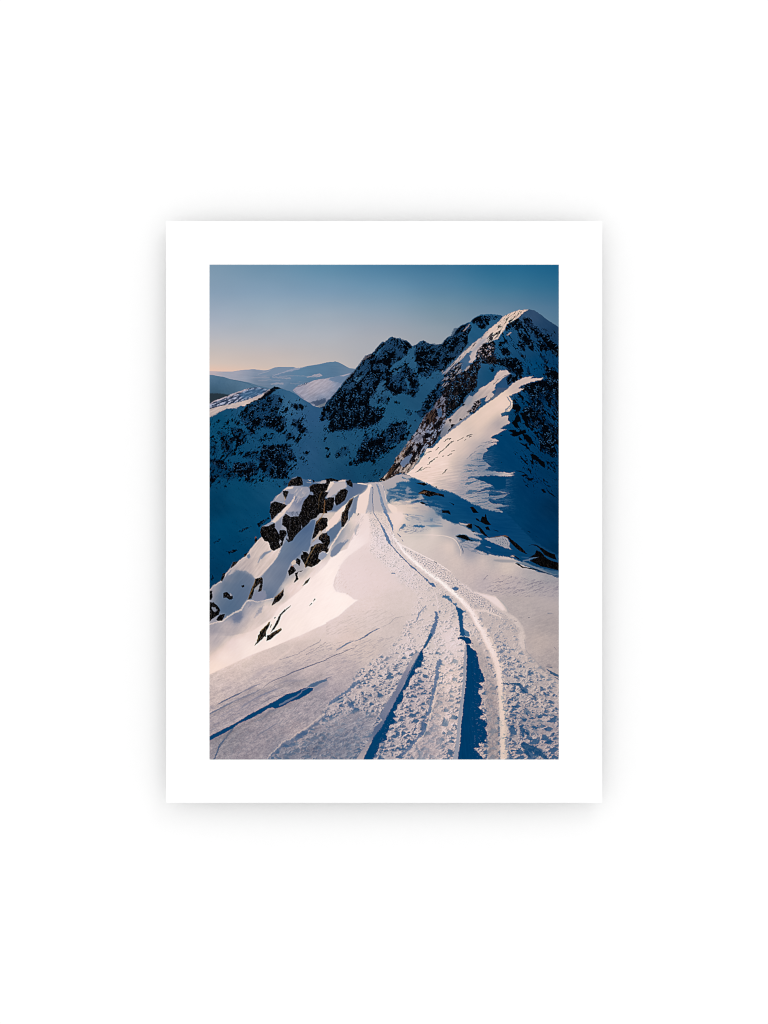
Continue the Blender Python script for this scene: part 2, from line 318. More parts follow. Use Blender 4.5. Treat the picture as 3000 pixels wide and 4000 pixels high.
for rc, p, v in [('10', [(430,250),(900,20),(1340,180),(1360,340),(1440,650),(1250,800),(1250,1100),(1150,1290),(0,1390),(0,560),(300,480)], .34),
                 ('01', [(170,1761),(560,1290),(940,1030),(1240,1160),(1659,1130),(1659,1761)], .42), ('11', [(0,0),(1000,0),(900,150),(820,420),(420,640),(0,660)], .4),
                 ('02', [(900,820),(1200,740),(1659,1000),(1659,1761),(1150,1761),(900,1500),(700,1420),(760,1100)], .36), ('12', [(1000,0),(1659,0),(1659,900),(1400,1000),(1000,650),(960,400)], .34),
                 ('11', [(480,640),(900,440),(1180,440),(1180,720),(760,1040),(300,1110)], .4), ('12', [(1050,900),(1659,1000),(1659,1560),(1150,1300)], .2)]:
    sl, m, d = pmask(T(rc, p), 40, 10); D[sl] = np.where((D[sl] > .05) | True, np.maximum(D[sl], v*m*ss(-.5,.5,W2x[sl]+W2y[sl]+.3)), D[sl])
# clumpy noise, elongated with the fall line
rn = fbm(X, Y, 17, 8, -54, seed=40, octs=4, gain=.78) + .55*fbm(X, Y, 46, 26, -55, seed=48, octs=2)
rn2 = fbm(X, Y, 18, 7, 55, seed=41, octs=4, gain=.72) + .45*fbm(X, Y, 50, 20, 55, seed=49, octs=2)
side = ss(900, 1080, X + .25*Y - 150)
U = uniform(rn*(1-side) + rn2*side)
for rc, p in [('01', [(1330,1610),(1400,1650),(1480,1610),(1530,1540),(1680,1510),(1680,1600),(1560,1700),(1480,1800),(1340,1800)]), ('01', [(1230,1180),(1270,1190),(1230,1260),(1170,1340),(1090,1400),(1000,1440),(1050,1370),(1150,1290)]),
              ('02', [(420,900),(560,960),(680,860),(800,760),(620,960),(380,1170),(370,1050)]), ('02', [(1240,650),(1310,660),(1600,870),(1659,980),(1450,900),(1290,760)]), ('02', [(1200,1220),(1360,1240),(1480,1560),(1300,1580),(1200,1400)]), ('10', [(1000,60),(1140,60),(1220,180),(1080,180)])]:
    sl, m, d = pmask(T(rc, p), 14, 6); D[sl] *= (1-.85*m)
D2 = np.where(D > .3, np.minimum(.97, D + .02 + .07*ss(.72,.9,D)), D*1.0)
M = ss(-.085, .085, U - (1-D2))
M *= ss(.02, .05, D)
GM = np.zeros_like(X); sl, gm, d = pmask(M12, 3, 2.5); GM[sl] = gm*ss(-1., -5., d)*.999 + gm*.001
sky_edge = GM
M *= sky_edge
dusk = ss(.25, .85, D)[..., None]
img[:] = img*(1 - dusk*np.array((.46,.38,.30)))
speck = uniform(fbm(X, Y, 6.5, 5, 30, seed=43, octs=3, gain=.7))
brown = np.zeros_like(D)
sl, m, d = pmask(T('02', [(500,1200),(760,1100),(800,1400),(540,1500),(480,1800),(0,1800),(0,1600),(280,1400)]), 30, 8); brown[sl] = np.maximum(brown[sl], m)
sl, m, d = pmask(T('12', [(0,0),(300,0),(200,250),(0,420)]), 20, 8); brown[sl] = np.maximum(brown[sl], m)
rockc = np.zeros((NY, NX, 3), np.float32) + np.array((2,5,12), np.float32)
rockc += (ss(.5,.95,speck)*15)[..., None]*np.array((.5,.9,1.2))
rockc += (brown*ss(.3,.9,uniform(fbm(X, Y, 20, 5, -58, seed=45, octs=3))))[..., None]*np.array((34,24,18))
rockc += (ss(.74,.95,speck)*ss(.4,.7,D)*1.15*ss(.35,.8,uniform(fbm(X,Y,30,20,-50,seed=46,octs=3))))[..., None]*np.array((30,54,74))
img[:] = img*(1-M[..., None]) + rockc*M[..., None]
# sparse pebbles on the basin floor
peb = uniform(fbm(X, Y, 7, 4, -35, seed=47, octs=2))
pz = np.zeros_like(D)
for rc, p, v in [('10', [(0,420),(1659,420),(1659,1240),(1200,1300),(0,1761)], .013), ('11', [(0,620),(1200,250),(1250,700),(800,1200),(0,1250)], .02), ('20', [(-10,-10),(860,-10),(560,540),(0,1100)], .012), ('12', [(1000,700),(1659,900),(1659,1700),(1300,1500)], .012),
                 ('11', [(380,1340),(600,1180),(950,1060),(860,1220),(740,1330)], .06)]:
    sl, m, d = pmask(T(rc, p), 40); pz[sl] = np.maximum(pz[sl], v*m)
m = ss(-.006, .006, peb - (1-pz))*(pz > .001)*sky_edge
img[:] = img*(1-m[..., None]*.8) + np.array((6,22,40), np.float32)*m[..., None]*.8

def onbasin(rc, pts, col=(5,10,18), **k): fill(T(rc, pts), col, k.get('f', 2.), k.get('w', 5.))
for p in [[(990,220),(1050,220),(1120,270),(1110,310),(1020,310),(980,280)], [(1000,470),(1060,380),(1080,370),(1125,470),(1085,470),(1060,480),(1100,565),(1040,560),(990,500)],
          [(930,590),(1040,590),(1060,620),(1120,600),(1190,590),(1190,640),(1110,660),(1030,690),(960,660),(990,640)], [(1080,660),(1140,740),(1090,740)], [(1140,650),(1210,660),(1260,700),(1330,825),(1290,800),(1220,770),(1160,720)],
          [(1080,770),(1140,780),(1210,810),(1250,885),(1200,860),(1180,830)], [(1250,940),(1290,925),(1340,960),(1380,1000),(1430,1040),(1460,1060),(1455,1115),(1400,1090),(1320,1020),(1280,1010)],
          [(1095,965),(1125,965),(1160,1020),(1220,1075),(1210,1090),(1160,1050)], [(1040,905),(1090,920),(1060,930)], [(1115,1245),(1190,1215),(1212,1240),(1150,1262)], [(1150,1290),(1200,1340),(1165,1335)],
          [(1200,1280),(1240,1275),(1282,1300),(1240,1320)], [(1170,1372),(1210,1378),(1237,1418),(1190,1400)], [(1400,1430),(1440,1430),(1475,1480),(1440,1495)], [(1475,1435),(1560,1500),(1625,1555),(1570,1535),(1520,1490)],
          [(1440,1297),(1515,1340),(1490,1345)], [(1510,1380),(1545,1395),(1530,1410)], [(1320,1325),(1365,1335),(1340,1350)], [(1260,1100),(1310,1130),(1280,1120)], [(1600,1070),(1650,1110),(1620,1110)], [(820,662),(860,668),(830,676)], [(690,1318),(735,1330),(710,1330)],[(825,1045),(855,1047),(840,1055)],
          [(1100,335),(1170,350),(1250,560),(1200,560),(1120,380)],[(1300,640),(1380,600),(1340,660)]]:
    onbasin('12', p)
stroke(T('12', [(1050,1172),(1100,1180),(1160,1200),(1250,1290)]), [2,4,3,1], (6,22,42), .9)
stroke(T('12', [(1240,885),(1300,920)]), 3, (6,22,42), .9)
for p in [[(730,35),(830,60),(888,110),(860,110),(810,70)], [(950,143),(1050,180),(1142,250),(1100,240),(1040,190),(960,170)], [(1200,265),(1250,280),(1250,298)], [(1325,340),(1365,370)], [(1155,355),(1190,352),(1197,430),(1165,432)]]:
    onbasin('22', p, w=2.)

# ================================================================ lit snow on ridge above M1
lit1 = F({'10': [(60,350,(178,165,172)),(300,260,(180,168,176)),(600,160,(186,172,178)),(750,90,(176,165,174))]})
wind = fbm(X, Y, 50, 7, -28, seed=50, octs=4)
wind2 = fbm(X, Y, 60, 9, 20, seed=51, octs=4)
fill(T('10', [(-20,302),(100,265),(200,240),(330,215),(480,180),(600,140),(700,98),(790,58),(850,10),(870,5),(830,60),(760,110),(690,150),(600,190),(530,235),(500,250),(440,245),(380,285),(300,280),(240,290),(160,320),(100,370),(40,400),(-20,412)]),
     lit1 + (wind*26)[..., None], 2.5, warp=4)
stroke(T('10', [(0,410),(110,358),(200,310),(300,292),(430,262)]), [3,2,2,3,2], (30,70,105), .5, warp=4)
stroke(T('10', [(520,240),(640,180),(740,140),(800,90)]), [3,5,7,8], (14,22,36), .8, warp=6)
fill(T('10', [(790,60),(880,0),(920,-20),(960,-10),(900,60),(860,90),(800,130),(760,140)]), (12,18,30), 3, warp=6, op=.8)
fill(T('00', [(880,1755),(905,1742),(930,1735),(970,1740),(1030,1764),(950,1775)]), (14,20,32), 2, warp=5)
stroke(T('01', [(200,1740),(250,1668),(340,1578),(420,1490)]), [3,3,4,2], (120,125,145), .5, warp=9)
stroke(T('01', [(430,1470),(500,1380),(560,1330),(635,1290)]), [1,3,9,4], (150,140,150), .5, warp=12)
stroke(T('01', [(690,1240),(740,1180),(800,1110),(840,1104)]), [2,3,3,1], (70,85,110), .6, warp=9)

# ================================================================ lit ridge R1 on main peak
r1 = F({'02': [(1150,660,(200,180,180)),(1000,720,(196,176,176)),(850,850,(200,182,182)),(650,980,(206,188,190)),(560,1080,(168,162,178)),(480,1200,(178,168,180)),(440,1320,(182,170,182)),(380,1180,(190,176,178)),(200,1370,(170,160,168)),(60,1500,(130,130,148)),(750,950,(200,182,184))]})
r1n = fbm(X, Y, 46, 8, -48, seed=52, octs=4)
R1 = T('02', [(1240,637),(1170,640),(1090,645),(1010,670),(930,705),(860,740),(800,810),(700,890),(620,960),(560,1030),(470,1090),(370,1180),(280,1260),(200,1350),(100,1450),(-10,1560),(60,1530),(170,1430),(270,1350),(330,1280),(400,1225),(425,1230),(390,1300),(400,1350),(370,1400),(420,1390),(480,1330),(480,1260),(510,1200),(580,1130),(700,1090),(790,1050),(830,990),(880,930),(910,850),(1000,800),(1070,760),(1130,700),(1200,650)])
fill(R1, r1 + (r1n*16)[..., None], 2.5, warp=4)
fill(T('02', [(560,1080),(640,1030),(600,1090),(520,1170),(440,1240),(400,1290),(390,1250),(480,1160)]), (140,145,168), 14, op=.6)
# dark crag streaks in the ridge
dk = np.array((24,22,32), np.float32)
def streaks(region, ang, sx, sy, thr, col, seed, op=.9, soft=.04):
    sl, m, d = pmask(region, 6, 4)
    n = uniform(fbm(X, Y, sx, sy, ang, seed=seed, octs=3, gain=.6))[sl]
    over(sl, m*ss(thr-soft, thr+soft, n)*op, col)
streaks(T('02', [(1170,640),(1010,670),(860,740),(800,850),(820,880),(900,880),(1000,790),(1100,700)]), -52, 26, 5, .68, dk, 60)
streaks(T('02', [(800,860),(730,950),(640,1050),(640,1120),(720,1080),(850,960),(890,900)]), -55, 30, 6, .62, (30,26,34), 61)
streaks(T('02', [(640,960),(560,1040),(400,1160),(250,1290),(60,1480),(0,1560),(60,1540),(300,1300),(400,1200),(600,1010)]), -45, 28, 5, .68, (60,50,52), 62)
streaks(T('02', [(500,1210),(580,1120),(700,1090),(640,1180),(520,1290),(440,1390),(400,1400),(470,1310)]), -50, 24, 5, .55, (22,20,26), 63)
streaks(T('02', [(-10,1500),(280,1400),(300,1500),(100,1700),(-10,1761)]), -48, 26, 5, .83, (150,145,160), 64, .8)
streaks(T('02', [(500,1180),(760,1110),(700,1300),(480,1330)]), -30, 14, 6, .82, (165,150,160), 65, .8)
stroke(T('02', [(635,1055),(690,990),(715,960)]), [3,5,1], (28,34,48), 1)
stroke(T('02', [(730,1010),(790,960),(810,940)]), [5,5,1], (24,22,30), 1, warp=4)
stroke(T('02', [(300,945),(340,900),(385,850)]), [3,5,3], (160,145,150), .8, warp=4)
fill(T('02', [(910,1000),(930,990),(960,960),(990,965),(960,985),(930,1005)]), (150,138,145), 2, warp=3)
stroke(T('02', [(320,1500),(360,1465),(380,1440)]), [3,7,3], (175,160,165), .8, warp=5)

# L2 tongues
l2 = F({'02': [(850,1540,(190,175,182)),(700,1740,(200,182,184)),(600,1750,(195,178,184))], '12': [(560,50,(172,160,166)),(300,300,(170,158,165)),(100,450,(175,162,168)),(680,60,(176,164,172)),(20,600,(110,115,135)),(260,120,(80,105,135))]})
fill(T('02', [(910,1500),(965,1550),(920,1580),(880,1600),(820,1660),(760,1700),(740,1761)]) + T('12', [(760,0),(700,50),(740,90),(700,140),(620,190),(600,180),(640,100),(520,160),(380,300),(380,360),(420,385),(330,455),(180,565),(0,700),(-30,690),(-30,500),(30,460),(130,400),(200,320),(290,240),(330,160),(380,100),(430,110),(480,70),(530,0)]) +
     T('02', [(530,1761),(620,1720),(700,1660),(740,1620),(760,1570),(790,1530),(820,1510)]), l2 + (r1n*14)[..., None], 2.5, warp=4)
stroke(T('02', [(730,1700),(790,1640),(850,1600),(940,1560)]), [3,3,3,2], (80,70,85), .6, warp=6)
fill(T('12', [(330,160),(380,100),(430,110),(400,200),(340,240)]), (140,145,165), 6, op=.6, warp=4)
for p in [[(440,210),(500,165),(545,155),(540,220),(510,280),(430,360),(380,345),(345,350),(380,290),(430,270)], [(90,455),(110,435),(130,450),(110,490),(88,480)], [(75,630),(100,570),(120,520),(160,510),(182,525),(150,570),(110,600)], [(230,440),(270,430),(290,445),(250,465)], [(290,440),(340,400),(360,390),(330,440)], [(670,160),(690,125),(722,130),(700,170),(665,185)], [(280,240),(310,210),(330,230),(300,250)]]:
    fill(T('12', p), (20,18,24), 2, warp=9)
fill(T('12', [(180,560),(330,448),(420,378),(400,360),(320,420),(250,470),(160,530),(60,640),(0,690),(0,710)]), (105,118,148), 4, op=.85, warp=3)
fill(T('12', [(600,190),(640,210),(760,120),(960,-10),(780,-10),(740,90),(660,180)]), (62,82,112), 4, warp=3)
streaks(T('12', [(440,200),(560,140),(540,240),(400,370),(340,350)]), -45, 14, 5, .75, (150,138,148), 66, .8)

# L3: great lit slope
L3 = (T('12', [(940,0)]) + T('02', [(930,1761),(1000,1690),(1090,1640),(1180,1600),(1290,1590),(1240,1620),(1300,1618),(1440,1613),(1400,1640),(1300,1660),(1200,1690),(1120,1720),(1080,1761)]) +
      T('12', [(1165,0),(1100,40),(1020,80),(940,112),(960,130),(1000,180),(990,230),(950,310),(905,330),(900,330),(830,355),(845,402),(935,385),(940,410),(925,450),(963,490),(870,540),(825,580),(910,578),(830,620),(750,660),(680,708),(720,710),(805,745),(640,780),(770,770),(760,795),(620,850),(650,880),(580,930),(570,1010),(630,1060),(690,1110),(600,1160),(730,1180),(860,1195),(930,1205),(1040,1198),(960,1220),(1030,1240),(910,1252),(860,1250),(700,1240),(560,1250),(450,1270),(500,1295),(600,1330),(720,1388),(600,1420),(450,1490),(640,1450),(880,1470),(960,1495),(880,1490),(700,1455),(660,1480),(660,1530),(760,1530),(930,1508),(860,1560),(740,1582),(660,1560),(640,1600),(720,1640),(820,1650),(945,1672),(850,1690),(720,1700),(850,1745),(700,1735)]) +
      T('12', [(560,1705),(480,1652),(400,1622),(250,1532),(100,1462),(0,1440)]) + T('11', [(1600,1430),(1520,1390),(1400,1330),(1250,1270),(1140,1225),(1250,1130),(1330,1040),(1400,930),(1440,850),(1520,850),(1600,760),(1659,700)]) +
      T('12', [(180,560),(330,450),(420,380),(520,300),(640,210),(740,140),(850,60)]))
l3 = F({'12': [(1050,20,(186,170,176)),(850,150,(215,196,192)),(850,240,(222,202,198)),(650,350,(218,200,196)),(500,450,(214,196,194)),(850,440,(180,168,175)),(800,500,(160,152,165)),(700,620,(186,172,180)),(500,650,(206,190,192)),
               (200,700,(222,205,202)),(100,900,(226,208,205)),(20,1080,(238,220,214)),(300,880,(204,188,192)),(600,800,(165,158,172)),(450,900,(180,168,178)),(200,1080,(184,172,180)),(400,1100,(150,148,165)),(560,980,(120,128,150)),
               (560,1120,(112,124,150)),(300,1200,(168,160,172)),(100,1250,(205,190,196)),(700,1215,(130,138,160)),(930,1225,(190,178,186)),(350,1300,(172,162,175)),(150,1370,(178,166,178)),(550,1360,(160,156,170)),(300,1450,(150,148,165)),
               (420,1580,(176,168,178)),(540,1540,(128,136,158)),(620,1670,(150,148,162)),(800,1670,(140,142,158)),(800,1540,(100,116,142)),(250,1500,(160,154,170))],
        '11': [(1600,900,(228,208,204)),(1500,1100,(230,210,206)),(1300,1180,(222,204,202)),(1600,1200,(226,208,205)),(1500,1330,(222,204,202)),(1640,1350,(180,170,180)),(1400,1250,(225,206,203))]})
w3 = fbm(X, Y, 60, 9, -38, seed=70, octs=4)
w3b = fbm(X, Y, 55, 6, -8, seed=71, octs=4)
lowmix = ss(T('12',[(0,900)])[0][1], T('12',[(0,1250)])[0][1], Y)
n3 = w3*(1-lowmix)*4 + w3b*lowmix*24
fill(L3, l3 + n3[..., None]*np.array((1.1,1,.8)), 2.2, warp=4.5)
# wisps of shade reaching into the slope
wm = uniform(w3b)
sl, m, d = pmask(T('12', [(560,900),(700,1000),(720,1250),(940,1500),(940,1700),(500,1690),(250,1500),(300,1250),(350,1100)]), 50, 8)
over(sl, m*ss(.62,.88,wm[sl])*.75, (40,84,124))
mid = T('12', [(560,860),(700,800),(760,1000),(800,1180),(1000,1230),(980,1500),(1000,1720),(700,1740),(450,1650),(250,1480),(350,1250),(450,1050)])
sl, m, d = pmask(mid, 60, 10)
mk = uniform(fbm(X, Y, 46, 5, -6, seed=72, octs=4))[sl]
over(sl, m*ss(.60,.95,mk)*.3, (128,136,158)); over(sl, m*ss(.35,.05,mk)*.3, (80,108,140))
fill(T('12', [(450,1268),(560,1250),(720,1240),(900,1258),(900,1420),(760,1440),(720,1388),(620,1335),(500,1300)]), basin, 5, warp=6)
stroke(T('12', [(360,1285),(420,1265),(520,1262)]), [5,6,4], (60,96,132), .9, warp=5)
stroke(T('12', [(320,1520),(450,1470),(600,1440),(700,1440)]), [2,4,3,1], (80,104,136), .6, warp=5)
for p in [[(480,850),(540,820),(640,800)], [(350,1000),(420,930),(480,890)], [(560,780),(640,762),(700,750)],[(820,570),(860,548),(900,520)]]:
    stroke(T('12', p), [2,4,2], (110,116,138), .6, warp=6)
# cornice details
stroke(T('12', [(920,118),(950,170),(975,200),(960,250),(900,310)]), [3,5,3,5,7], (70,92,125), .8, warp=3)
stroke(T('12', [(900,330),(950,320),(985,270),(995,215)]), [1,4,4,3], (215,198,196), .9)
fill(T('12', [(835,355),(900,330),(940,350),(935,380),(850,400)]), basin, 2, warp=2)
fill(T('12', [(740,150),(900,118),(925,125),(950,180),(940,240),(860,330),(700,420),(500,560),(600,420)]), (224,204,200), 60, op=.5)
# thin dark dashes on the lit slope
for rc, p, w in [('12',[(20,755),(60,730),(85,712)],[2,4,2]),('12',[(95,722),(118,712)],[5,4]),('12',[(0,880),(40,850),(90,800),(130,760),(165,752)],[2,3,5,4,2]),('12',[(220,742),(300,695)],[3,2]),('12',[(345,685),(380,665),(420,652)],[3,5,2]),('12',[(130,890),(170,885)],[4,2]),('12',[(70,960),(130,930)],[3,2]),('12',[(0,965),(25,958)],[4,2]),('12',[(310,740),(335,730)],3),('12',[(380,690),(410,680)],3),
                 ('11',[(1280,1200),(1340,1150),(1380,1120)],[3,5,2]),('11',[(1340,1170),(1420,1130),(1490,1118)],[3,2,1]),('11',[(1450,1085),(1500,1040),(1560,990),(1590,980)],[2,4,3,4]),('11',[(1465,1000),(1480,978)],[5,2]),('11',[(1560,880),(1600,845)],[2,4]),('11',[(1600,935),(1640,895),(1659,885)],[2,4,3]),('11',[(1400,950),(1440,915),(1500,895)],[4,2,4]),
                 ('12',[(0,1215),(40,1175),(70,1150)],[3,5,2])]:
    stroke(T(rc, p), w, (52,44,50), .85, warp=4)

# R4: brown sunlit rock ridge between basin and lit slope
R4 = T('11', [(1700,60),(1620,140),(1560,200),(1540,280),(1460,340),(1400,400),(1340,500),(1290,600),(1230,680),(1180,740),(1130,850),(1050,920),(990,990),(960,1080),(900,1150),(850,1230),(800,1260),(765,1290),(755,1325),(830,1320),(930,1272),(1000,1225),(1060,1205),(1150,1225),(1200,1160),(1290,1060),(1330,960),(1400,900),(1440,840),(1500,830),(1560,770),(1600,700),(1650,600),(1700,500)])
r4n = uniform(fbm(X, Y, 22, 8, -55, seed=80, octs=4, gain=.65))
r4c = F({'11': [(1500,400,(90,88,105)),(1300,700,(140,135,152)),(1100,900,(150,140,150)),(950,1150,(130,118,122)),(1600,560,(120,130,160)),(1200,1100,(175,160,160)),(1400,830,(120,130,158)),(800,1300,(190,172,168))]})
rk = np.array((14,12,16), np.float32) + (ss(.55,.9,speck)[..., None]*np.array((52,38,32)))
rmix = ss(.30,.38,r4n + .10*fine2)
sl, m, d = pmask(R4, 3, 5)
cc = rk*(1-(1-ss(.0,1.,rmix))[..., None]) + r4c*(1-rmix)[..., None]
over(sl, m, (cc + (fine*10)[..., None])[sl])
for p, c, o in [([(1110,1000),(1160,960),(1225,930),(1210,1000),(1180,1060),(1090,1130),(1070,1090),(1060,1040)],(96,112,146),1), ([(1240,700),(1330,650),(1380,660),(1380,780),(1290,760),(1230,760)],(128,130,154),.7), ([(1420,600),(1480,590),(1500,640),(1450,680)],(120,132,165),.7), ([(1580,290),(1640,270),(1659,400),(1600,410)],(70,100,140),.8),
             ([(1060,1180),(1130,1120),(1180,1130),(1130,1200)],(190,172,168),.7), ([(1200,1100),(1280,1040),(1330,960),(1350,990),(1260,1110),(1180,1180)],(190,174,172),.6)]:
    fill(T('11', p), c, 4, warp=6, op=o)
for p in [[(970,1080),(1060,1050),(1070,1090),(1000,1140),(980,1200),(930,1260),(850,1310),(860,1240),(910,1150)], [(1110,930),(1140,860),(1200,800),(1240,850),(1210,930),(1150,970)], [(1400,480),(1440,370),(1560,290),(1600,380),(1540,440),(1470,520)], [(1190,1030),(1230,960),(1280,890),(1300,940),(1240,1030),(1180,1080)], [(1520,520),(1640,430),(1650,500),(1580,600),(1540,580)], [(1370,680),(1440,630),(1520,640),(1480,700),(1380,730)], [(1490,830),(1560,770),(1640,600),(1600,620),(1540,720)], [(1340,790),(1400,800),(1360,880),(1300,930),(1290,860)]]:
    fill(T('11', p), (13,12,18), 3, warp=8, op=.85)
streaks(T('11', [(850,1230),(960,1080),(1000,1100),(900,1280),(830,1320)]), -55, 20, 4, .6, (88,66,50), 81, .7)
streaks(T('11', [(1000,990),(1180,740),(1240,760),(1100,960),(990,1080)]), -55, 20, 4, .62, (150,125,112), 82, .7)
streaks(T('11', [(1400,400),(1560,220),(1560,400),(1450,540)]), -65, 26, 4, .7, (88,68,58), 83, .7)

# ================================================================ FOREGROUND
FG = (T('11', [(380,1350),(480,1355),(600,1342),(750,1336),(830,1320),(930,1272),(1000,1236),(1070,1221),(1150,1233),(1250,1270),(1400,1330),(1520,1390),(1600,1430),(1659,1440)]) +
      T('12', [(100,1462),(250,1532),(400,1622),(480,1652),(560,1705),(640,1724),(760,1742),(850,1750)]) + T('22', [(960,160),(1250,480),(1600,700),(1700,720),(1700,6000),(-5000,6000)]) +
      T('20', [(-20,1130),(0,1110),(60,1050),(160,980),(180,900),(220,890),(300,790),(330,710),(410,700),(490,640),(560,560),(650,450),(690,400),(740,350),(720,290),(740,200),(790,190),(880,130),(870,60)]) +
      T('10', [(855,1761),(870,1620),(900,1600),(940,1540),(1000,1500),(1040,1460),(1110,1400),(1130,1350),(1170,1280),(1250,1255),(1290,1255),(1330,1290),(1500,1330),(1659,1310)]) + T('11', [(80,1290),(200,1310),(340,1300),(380,1350)]))
fg = F({'10': [(1400,1340,(60,90,125)),(1200,1430,(140,145,165)),(1250,1600,(110,118,150)),(1150,1700,(165,160,178)),(1350,1500,(120,128,158)),(980,1570,(130,135,158))],
        '11': [(100,1400,(150,150,170)),(350,1450,(78,98,130)),(300,1620,(98,112,142)),(400,1700,(115,125,152)),(470,1500,(110,122,150)),(520,1600,(225,208,208)),(600,1450,(210,196,200)),(560,1700,(228,212,212)),(480,1380,(95,112,142)),
               (700,1350,(165,158,170)),(900,1330,(172,164,176)),(1050,1260,(165,160,174)),(750,1600,(180,175,188)),(900,1650,(195,185,190)),(950,1720,(225,208,206)),(1200,1680,(205,190,192)),(1400,1700,(175,166,176)),(1600,1720,(120,132,155)),(930,1450,(150,152,168))],
        '20': [(700,500,(172,166,180)),(500,720,(160,156,172)),(620,800,(184,174,182)),(780,640,(172,166,180)),(900,560,(215,202,206)),(850,700,(195,184,192)),(1000,650,(112,124,152)),(1250,350,(82,104,138)),(1400,250,(72,96,130)),(1200,600,(92,110,142)),
               (1000,900,(112,122,148)),(900,1150,(100,115,144)),(400,960,(92,108,138)),(550,1000,(98,112,142)),(250,1050,(118,124,146)),(200,1350,(72,96,128)),(350,1350,(74,98,130)),(450,1200,(96,112,142)),(700,1230,(120,126,152)),(60,1150,(150,148,165)),(100,1060,(160,156,170)),
               (560,1350,(172,165,180)),(380,1480,(115,120,148)),(250,1600,(180,170,182)),(60,1700,(150,145,162)),(500,1600,(182,172,184)),(300,1740,(170,162,175)),(650,1500,(208,195,202)),(800,1330,(222,208,210)),(1000,1400,(238,222,220)),
               (1150,1100,(225,210,212)),(1300,1050,(235,218,216)),(1400,1250,(246,230,227)),(1500,950,(246,230,227)),(1600,720,(240,225,224)),(1200,1600,(247,232,228)),(600,1700,(228,214,214)),(1150,750,(150,150,170)),(1300,820,(160,156,170)),(1600,620,(150,152,172)),(1500,420,(150,152,172)),(1600,300,(190,180,188))],
        '21': [(100,100,(210,195,195)),(100,260,(225,212,214)),(60,200,(180,172,180)),(180,250,(95,112,142)),(120,360,(92,110,140)),(300,300,(190,182,192)),(250,420,(175,170,185)),(500,150,(226,212,214)),(400,60,(235,220,218)),(350,500,(245,230,228)),(150,700,(248,234,231)),(600,400,(232,218,220)),
               (50,1200,(253,240,237)),(30,900,(252,238,234)),(250,850,(226,212,217)),(450,900,(224,211,216)),(700,1000,(216,204,210)),(400,1150,(222,210,214)),(1100,1200,(206,196,204)),(600,1350,(216,204,209)),(100,1650,(214,202,208)),(700,1500,(206,196,204)),(1000,1650,(196,186,196)),
               (1000,700,(214,205,212)),(800,400,(212,204,214)),(1150,900,(206,198,208)),(1200,450,(206,199,204)),(1400,450,(204,196,202)),(1500,300,(214,203,207)),(1600,600,(194,184,194)),(1250,120,(170,170,184)),(1400,230,(172,172,186)),(1050,80,(228,212,210)),(1500,100,(130,142,165)),(1400,700,(198,190,200))],
        '22': [(100,500,(208,195,200)),(200,700,(198,186,194)),(600,720,(194,182,190)),(900,800,(196,185,190)),(1300,900,(165,160,172)),(1550,950,(150,148,162)),(1500,1100,(165,157,170)),(1000,1050,(174,164,177)),(600,1000,(178,168,182)),(1200,1400,(172,163,172)),(1500,1600,(164,154,162)),(1000,1250,(172,163,172)),
               (150,250,(150,150,168)),(400,550,(150,148,166)),(300,480,(150,150,168)),(800,950,(184,172,182)),(400,850,(190,178,188)),(50,180,(175,170,182)),(700,680,(170,165,176))],
        '30': [(100,80,(190,180,190)),(200,300,(244,228,222)),(500,150,(244,228,224)),(300,550,(198,184,192)),(800,350,(204,190,197)),(800,480,(186,174,186)),(300,750,(184,172,184)),(100,900,(188,175,184)),(600,1000,(160,150,165)),(200,1150,(160,150,164)),(1300,250,(196,183,192)),(1400,500,(184,172,184)),
               (1200,620,(168,158,172)),(1300,1100,(158,149,165)),(1550,900,(160,152,168)),(700,1450,(150,141,156)),(300,1500,(142,136,150)),(900,1250,(156,147,162)),(1250,1350,(165,153,166)),(1500,1550,(122,122,142)),(1100,1700,(122,122,142)),(500,1700,(150,141,156))],
        '31': [(300,60,(206,192,198)),(600,200,(196,184,192)),(200,450,(184,172,184)),(300,620,(172,162,176)),(100,800,(164,154,170)),(250,1550,(128,128,148)),(500,1300,(140,137,156)),(1400,1300,(165,155,170)),(800,900,(166,158,172)),(900,400,(178,170,184)),(1200,150,(196,187,198)),(1500,1500,(168,158,172)),(1350,800,(168,158,174)),(1600,1000,(178,166,176)),(1550,200,(192,184,195))],
        '32': [(1400,100,(178,166,172)),(1550,350,(166,155,163)),(1400,900,(165,155,165)),(1200,1300,(150,142,155)),(700,900,(168,155,164)),(700,1500,(165,152,160)),(100,600,(206,192,197)),(100,100,(210,200,208)),(60,1200,(190,178,188)),(1000,250,(178,168,178)),(1200,600,(170,162,172)),(1550,1400,(152,142,155)),(600,400,(178,166,175))]}, 3.4)
windF = fbm(X, Y, 70, 6, -24, seed=90, octs=5, gain=.62)
windR = fbm(X, Y, 48, 6, -20, seed=91, octs=4, gain=.6)
slopeN = fbm(X, Y, 60, 9, -52, seed=92, octs=4)
lowY = ss(1450, 1700, Y); leftZ = ss(560, 380, X)*ss(1500, 1380, Y)
grain = fbm(X, Y, 4.5, seed=93, octs=2)
wr1 = fbm(X, Y, 16, 6, -30, seed=180, octs=4, gain=.75); wr2 = fbm(X, Y, 52, 13, -30, seed=181, octs=3); wr3 = fbm(X, Y, 190, 17, -27, seed=182, octs=3)
wrl = np.gradient(wr1*5 + wr2*14, STEP, axis=1) + np.gradient(wr1*5 + wr2*14, STEP, axis=0)*-.6
wrl = wrl/np.std(wrl)
